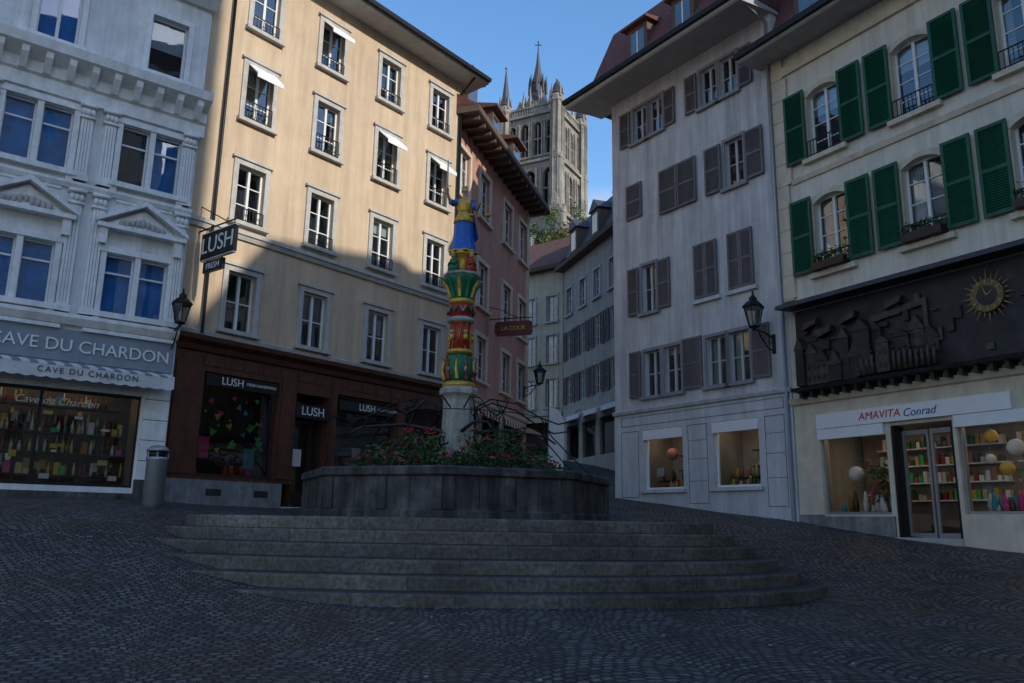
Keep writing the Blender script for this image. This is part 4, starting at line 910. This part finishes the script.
# ------------------------------------------------------------------ cathedral tower on the hill
K=Store('cathedral_tower'); TX,TY=5.6,150.0
def tier(cx,cy,half,z0,z1,arch,narch,rot=28,depth=1.2,m=catst):
    for k in range(4):
        az=90+rot+90*k; d=vdir(az); n=Vector((d.y,-d.x,0)); o=Vector((cx,cy,0))-d*half+n*half
        f=Fac(K,(o.x,o.y),az); W=2*half; ops=[]
        for i in range(narch):
            c=W*(i+.5)/narch; hw=W/narch*.30; ops.append((c-hw,c+hw,z0+arch[0],z0+arch[1]))
        f.wall('tower_walls',m,0,W,z0,z1,ops,depth=depth)
        for (a,b,q0,q1) in ops:
            c=(a+b)/2; hw=(b-a)/2; h=hw*1.3
            f.prism('arch_heads',m,[(a,q1-.01),(a,q1-h),(c-hw*.85,q1-h*.5),(c-hw*.45,q1-h*.15),(c,q1-.01)],-depth*.9,-.02); f.prism('arch_heads',m,[(b,q1-.01),(c+.005,q1-.01),(c+hw*.45,q1-h*.15),(c+hw*.85,q1-h*.5),(b,q1-h)],-depth*.9,-.02)
            f.box('mullions',m,c-.12,c+.12,q0,q1-h*.6,-.6,-.2)
            f.box('colonnettes',m,a-.45,a-.15,q0-.3,q1,0,.4); f.box('colonnettes',m,b+.15,b+.45,q0-.3,q1,0,.4)
            f.box('transoms',m,a,b,(q0+q1)/2-.15,(q0+q1)/2+.15,-.5,-.22)
        f.quad('tower_interior',catdk,[(0.5,z0,-2.2),(W-.5,z0,-2.2),(W-.5,z1,-2.2),(.5,z1,-2.2)])
        f.box('string_courses',m,-.3,W+.3,z1-.5,z1,-.2,.5)
        f.box('string_courses',m,-.2,W+.2,z0+arch[0]-.5,z0+arch[0]-.1,-.2,.35)
        for c in (.0,W): f.box('buttresses',m,c-.7,c+.7,z0,z1-.6,-.3,.9); f.prism('buttress_gables',m,[(c-.9,z1-.6),(c+.9,z1-.6),(c,z1+1.1)],.3,1.0)
tier(TX,TY,7.0,30,57.5,(14,24),2)
tier(TX,TY,5.9,57.5,69,(1.5,9.6),3)
tier(TX,TY,5.5,69,79,(1.2,8.2),4)
for k in range(4):
    az=118+90*k; d=vdir(az); n=Vector((d.y,-d.x,0)); o=Vector((TX,TY,0))-d*5.7+n*5.7; f=Fac(K,(o.x,o.y),az)
    f.box('balustrade',catst,0,11.4,80.3,80.7,-.3,.1)
    for i in range(20): f.box('balustrade',catst,.3+.57*i,.5+.57*i,79,80.3,-.2,0)
    for i in range(2): f.prism('gablets',catst,[(1.5+5*i,79),(4.9+5*i,79),(3.2+5*i,82.4)],-.5,-.1)
    for i in range(4): K.lathe('small_pinnacles',catst,tuple(f.P(.2+3.66*i,80.5,-.1)),[(.3,0),(.3,.8),(.03,2.6)],4,smooth=False)
for k in range(4):
    a=R(45-28+90*k); rr=8.0; x=TX+rr*math.cos(a); y=TY+rr*math.sin(a)
    K.lathe('corner_turrets',catst,(x,y,0),[(1.5,30),(1.5,60),(1.2,62),(1.2,80),(1.4,80.3),(1.3,81.5),(.9,82)],8,smooth=False)
    for q in range(8):
        b=q*math.pi/4; K.tube('turret_shafts',catst,[(x+1.25*math.cos(b),y+1.25*math.sin(b),58),(x+1.25*math.cos(b),y+1.25*math.sin(b),80)],.14,4)
    top=(86,87,90.5,85)[k]
    K.lathe('pinnacles',slate,(x,y,0),[(1.25,81.9),(.7,84),(.35,(84+top)/2),(.05,top)],8,smooth=False)
    K.ball('finials',catst,(x,y,top),.3,seg=6)
    for q in range(4):
        b=q*math.pi/2+.4; K.lathe('turret_gablets',catst,(x+1.2*math.cos(b),y+1.2*math.sin(b),0),[(.3,81),(.25,82.3),(.03,84)],4,smooth=False)
sx0,sy0=TX-1.2,TY
K.lathe('spire_base',catst,(sx0,sy0,0),[(3.3,79),(3.3,82.5),(3.5,83),(2.6,83.2)],8,smooth=False)
for k in range(8):
    a=k*math.pi/4+.2; K.lathe('spire_gables',catst,(sx0+2.9*math.cos(a),sy0+2.9*math.sin(a),0),[(.55,79),(.5,83),(.3,84),(.03,86.5)],4,smooth=False)
    b=a+.39; K.lathe('spire_crown',slate,(sx0+1.7*math.cos(b),sy0+1.7*math.sin(b),0),[(.3,86),(.25,88.3),(.03,90.2)],4,smooth=False)
K.lathe('spire',slate,(sx0,sy0,0),[(2.5,83),(1.7,86),(1.3,88),(1.5,88.2),(.85,90.3),(.4,93),(.12,96)],8,smooth=False)
K.tube('spire_cross',I,[(sx0,sy0,95.5),(sx0,sy0,98.2)],.1,5); K.tube('spire_cross',I,[(sx0-.7,sy0,97.3),(sx0+.7,sy0,97.3)],.1,5)
K.flush()

def tree(x,y,zb,h,r,name='tree'):
    S=Store(name); bark=mat('bark',(.06,.045,.03),.9,.3,6,.5,20)
    S.tube('trunk',bark,[(x,y,zb-.5),(x+.1,y,zb+h*.3),(x-.1,y+.1,zb+h*.55)],[.35,.25,.18],8)
    cl=[]
    for k in range(9):
        a=k*2.4; q=random.uniform(.3,.9)*r; zz=zb+h*random.uniform(.5,.95)
        S.tube('limbs',bark,[(x,y,zb+h*.3+.2*k),(x+q*.5*math.cos(a),y+q*.5*math.sin(a),zz-.8),(x+q*math.cos(a),y+q*math.sin(a),zz)],[.13,.08,.03],5)
        cl.append((x+q*math.cos(a),y+q*math.sin(a),zz))
    for c in cl:
        for _ in range(3):
            cc=(c[0]+random.gauss(0,.7),c[1]+random.gauss(0,.7),c[2]+random.gauss(0,.6))
            leaves(S,'crown',random.choice((leaf1,leaf2,leaf2,leaf3)),[cc],.24,60,.6,flat=.8)
    S.flush()
for (x,y,h,r) in ((5.5,116,11,3.2),(8.3,117,12.5,3.6),(10.9,118,10.5,3),(14,118,11,3.5)): tree(x,y,gz(x,y)-1,h,r)

# ------------------------------------------------------------------ added unseen houses, sized to shade the square and facades
def plain_house(name,F0,u0,u1,zt,ridge,m,depth=9):
    S=Store(name); f=Fac(S,(F0.o.x,F0.o.y),0); f.d=F0.d; f.n=F0.n; ops=[]
    n=int((u1-u0)/2.3)
    for k in range(n):
        c=u0+(u1-u0)*(k+.5)/n; z=4.8
        while z+1.8<zt: ops.append((c-.45,c+.45,z,z+1.6)); z+=3.0
        ops.append((c-.8,c+.8,.9,3.2))
    f.wall('walls',m,u0,u1,-1,zt,ops); f.shell('side_walls',m,u0,u1,-1,zt,depth)
    f.quad('interior',MATS['interior_dark'],[(u0+.1,-1,-.6),(u1-.1,-1,-.6),(u1-.1,zt-.1,-.6),(u0+.1,zt-.1,-.6)])
    for (a,b,z0,z1) in ops: f.win(a,b,z0,z1,bars=1,curt=.3)
    f.prof('eaves',soff,[(-.3,zt-.02),(.6,zt),(.6,zt+.2),(-.3,zt+.3)],u0,u1)
    f.prof('roof',tile,[(.6,zt+.2),(-depth/2,ridge),(-depth-.3,zt+.2)],u0,u1)
    S.flush()
plain_house('corner_townhouse',FG,7.31,14.4,16.3,18.5,creamb)  # added blocks, heights stepped to set the shadow line on the beige wall
plain_house('corner_townhouse',FG,14.41,23.0,20.0,21.8,greyb)
plain_house('corner_townhouse',FG,23.01,30.9,23.8,25.6,creamb)
tmp=Store('tmp'); FT=Fac(tmp,(16.26,-1.35),220); bpy.data.objects.remove(tmp.root)
plain_house('town_hall',FT,0,14,28,33,cream,depth=9)  # added off-camera block, aligned with the sun to shade the pale stone facade

# ------------------------------------------------------------------ world, sun, camera
SUN_AZ,SUN_EL=130,26
w=bpy.data.worlds.new('World'); scene.world=w; w.use_nodes=True; N=w.node_tree.nodes; Lk=w.node_tree.links
bg=N['Background']; sky=N.new('ShaderNodeTexSky'); sky.sky_type='NISHITA'; sky.sun_disc=False; sky.sun_elevation=R(SUN_EL); sky.sun_rotation=R(SUN_AZ); sky.air_density=1.0; sky.dust_density=.4; sky.ozone_density=2.0
hs=N.new('ShaderNodeHueSaturation'); hs.inputs['Saturation'].default_value=1.18; hs.inputs['Value'].default_value=1.85; Lk.new(sky.outputs[0],hs.inputs['Color'])
tc=N.new('ShaderNodeTexCoord'); mp=N.new('ShaderNodeMapping'); mp.inputs['Scale'].default_value=(1.2,1.2,3.2); mp.inputs['Location'].default_value=(.35,.1,.2)
ns=N.new('ShaderNodeTexNoise'); ns.inputs['Scale'].default_value=5; ns.inputs['Detail'].default_value=5; ns.inputs['Roughness'].default_value=.6
Lk.new(tc.outputs['Generated'],mp.inputs[0]); Lk.new(mp.outputs[0],ns.inputs['Vector'])
cr=N.new('ShaderNodeMapRange'); cr.inputs[1].default_value=.30; cr.inputs[2].default_value=.50; cr.inputs[3].default_value=0; cr.inputs[4].default_value=.9
Lk.new(ns.outputs['Fac'],cr.inputs[0])
sp=N.new('ShaderNodeSeparateXYZ'); Lk.new(tc.outputs['Generated'],sp.inputs[0])
el=N.new('ShaderNodeMapRange'); el.inputs[1].default_value=.355; el.inputs[2].default_value=.40; el.inputs[3].default_value=1; el.inputs[4].default_value=0; Lk.new(sp.outputs[2],el.inputs[0])
mu=N.new('ShaderNodeMath'); mu.operation='MULTIPLY'; Lk.new(cr.outputs[0],mu.inputs[0]); Lk.new(el.outputs[0],mu.inputs[1])
mx=N.new('ShaderNodeMixRGB'); mx.inputs[2].default_value=(4.9,5.2,5.5,1); Lk.new(mu.outputs[0],mx.inputs[0]); Lk.new(hs.outputs[0],mx.inputs[1]); Lk.new(mx.outputs[0],bg.inputs[0])
bg.inputs[1].default_value=.15
sl=bpy.data.lights.new('sun','SUN'); sl.energy=4.2; sl.angle=R(.5); sl.color=(1,.92,.79)
so=bpy.data.objects.new('sun',sl); COL.objects.link(so)
dirv=Vector((math.sin(R(SUN_AZ))*math.cos(R(SUN_EL)),math.cos(R(SUN_AZ))*math.cos(R(SUN_EL)),math.sin(R(SUN_EL))))
so.rotation_euler=dirv.to_track_quat('Z','Y').to_euler()
cam=bpy.data.cameras.new('camera'); cam.sensor_width=36; cam.lens=813.1/1024*36; cam.clip_end=3000; cam.clip_start=.05
co=bpy.data.objects.new('camera',cam); COL.objects.link(co)
co.matrix_world=Matrix.Translation((0,0,1.1))@Matrix.Rotation(R(90+12.622),4,'X')@Matrix.Rotation(R(.95),4,'Z')
scene.camera=co
scene.view_settings.view_transform='Standard'; scene.view_settings.look='None'; scene.view_settings.exposure=0
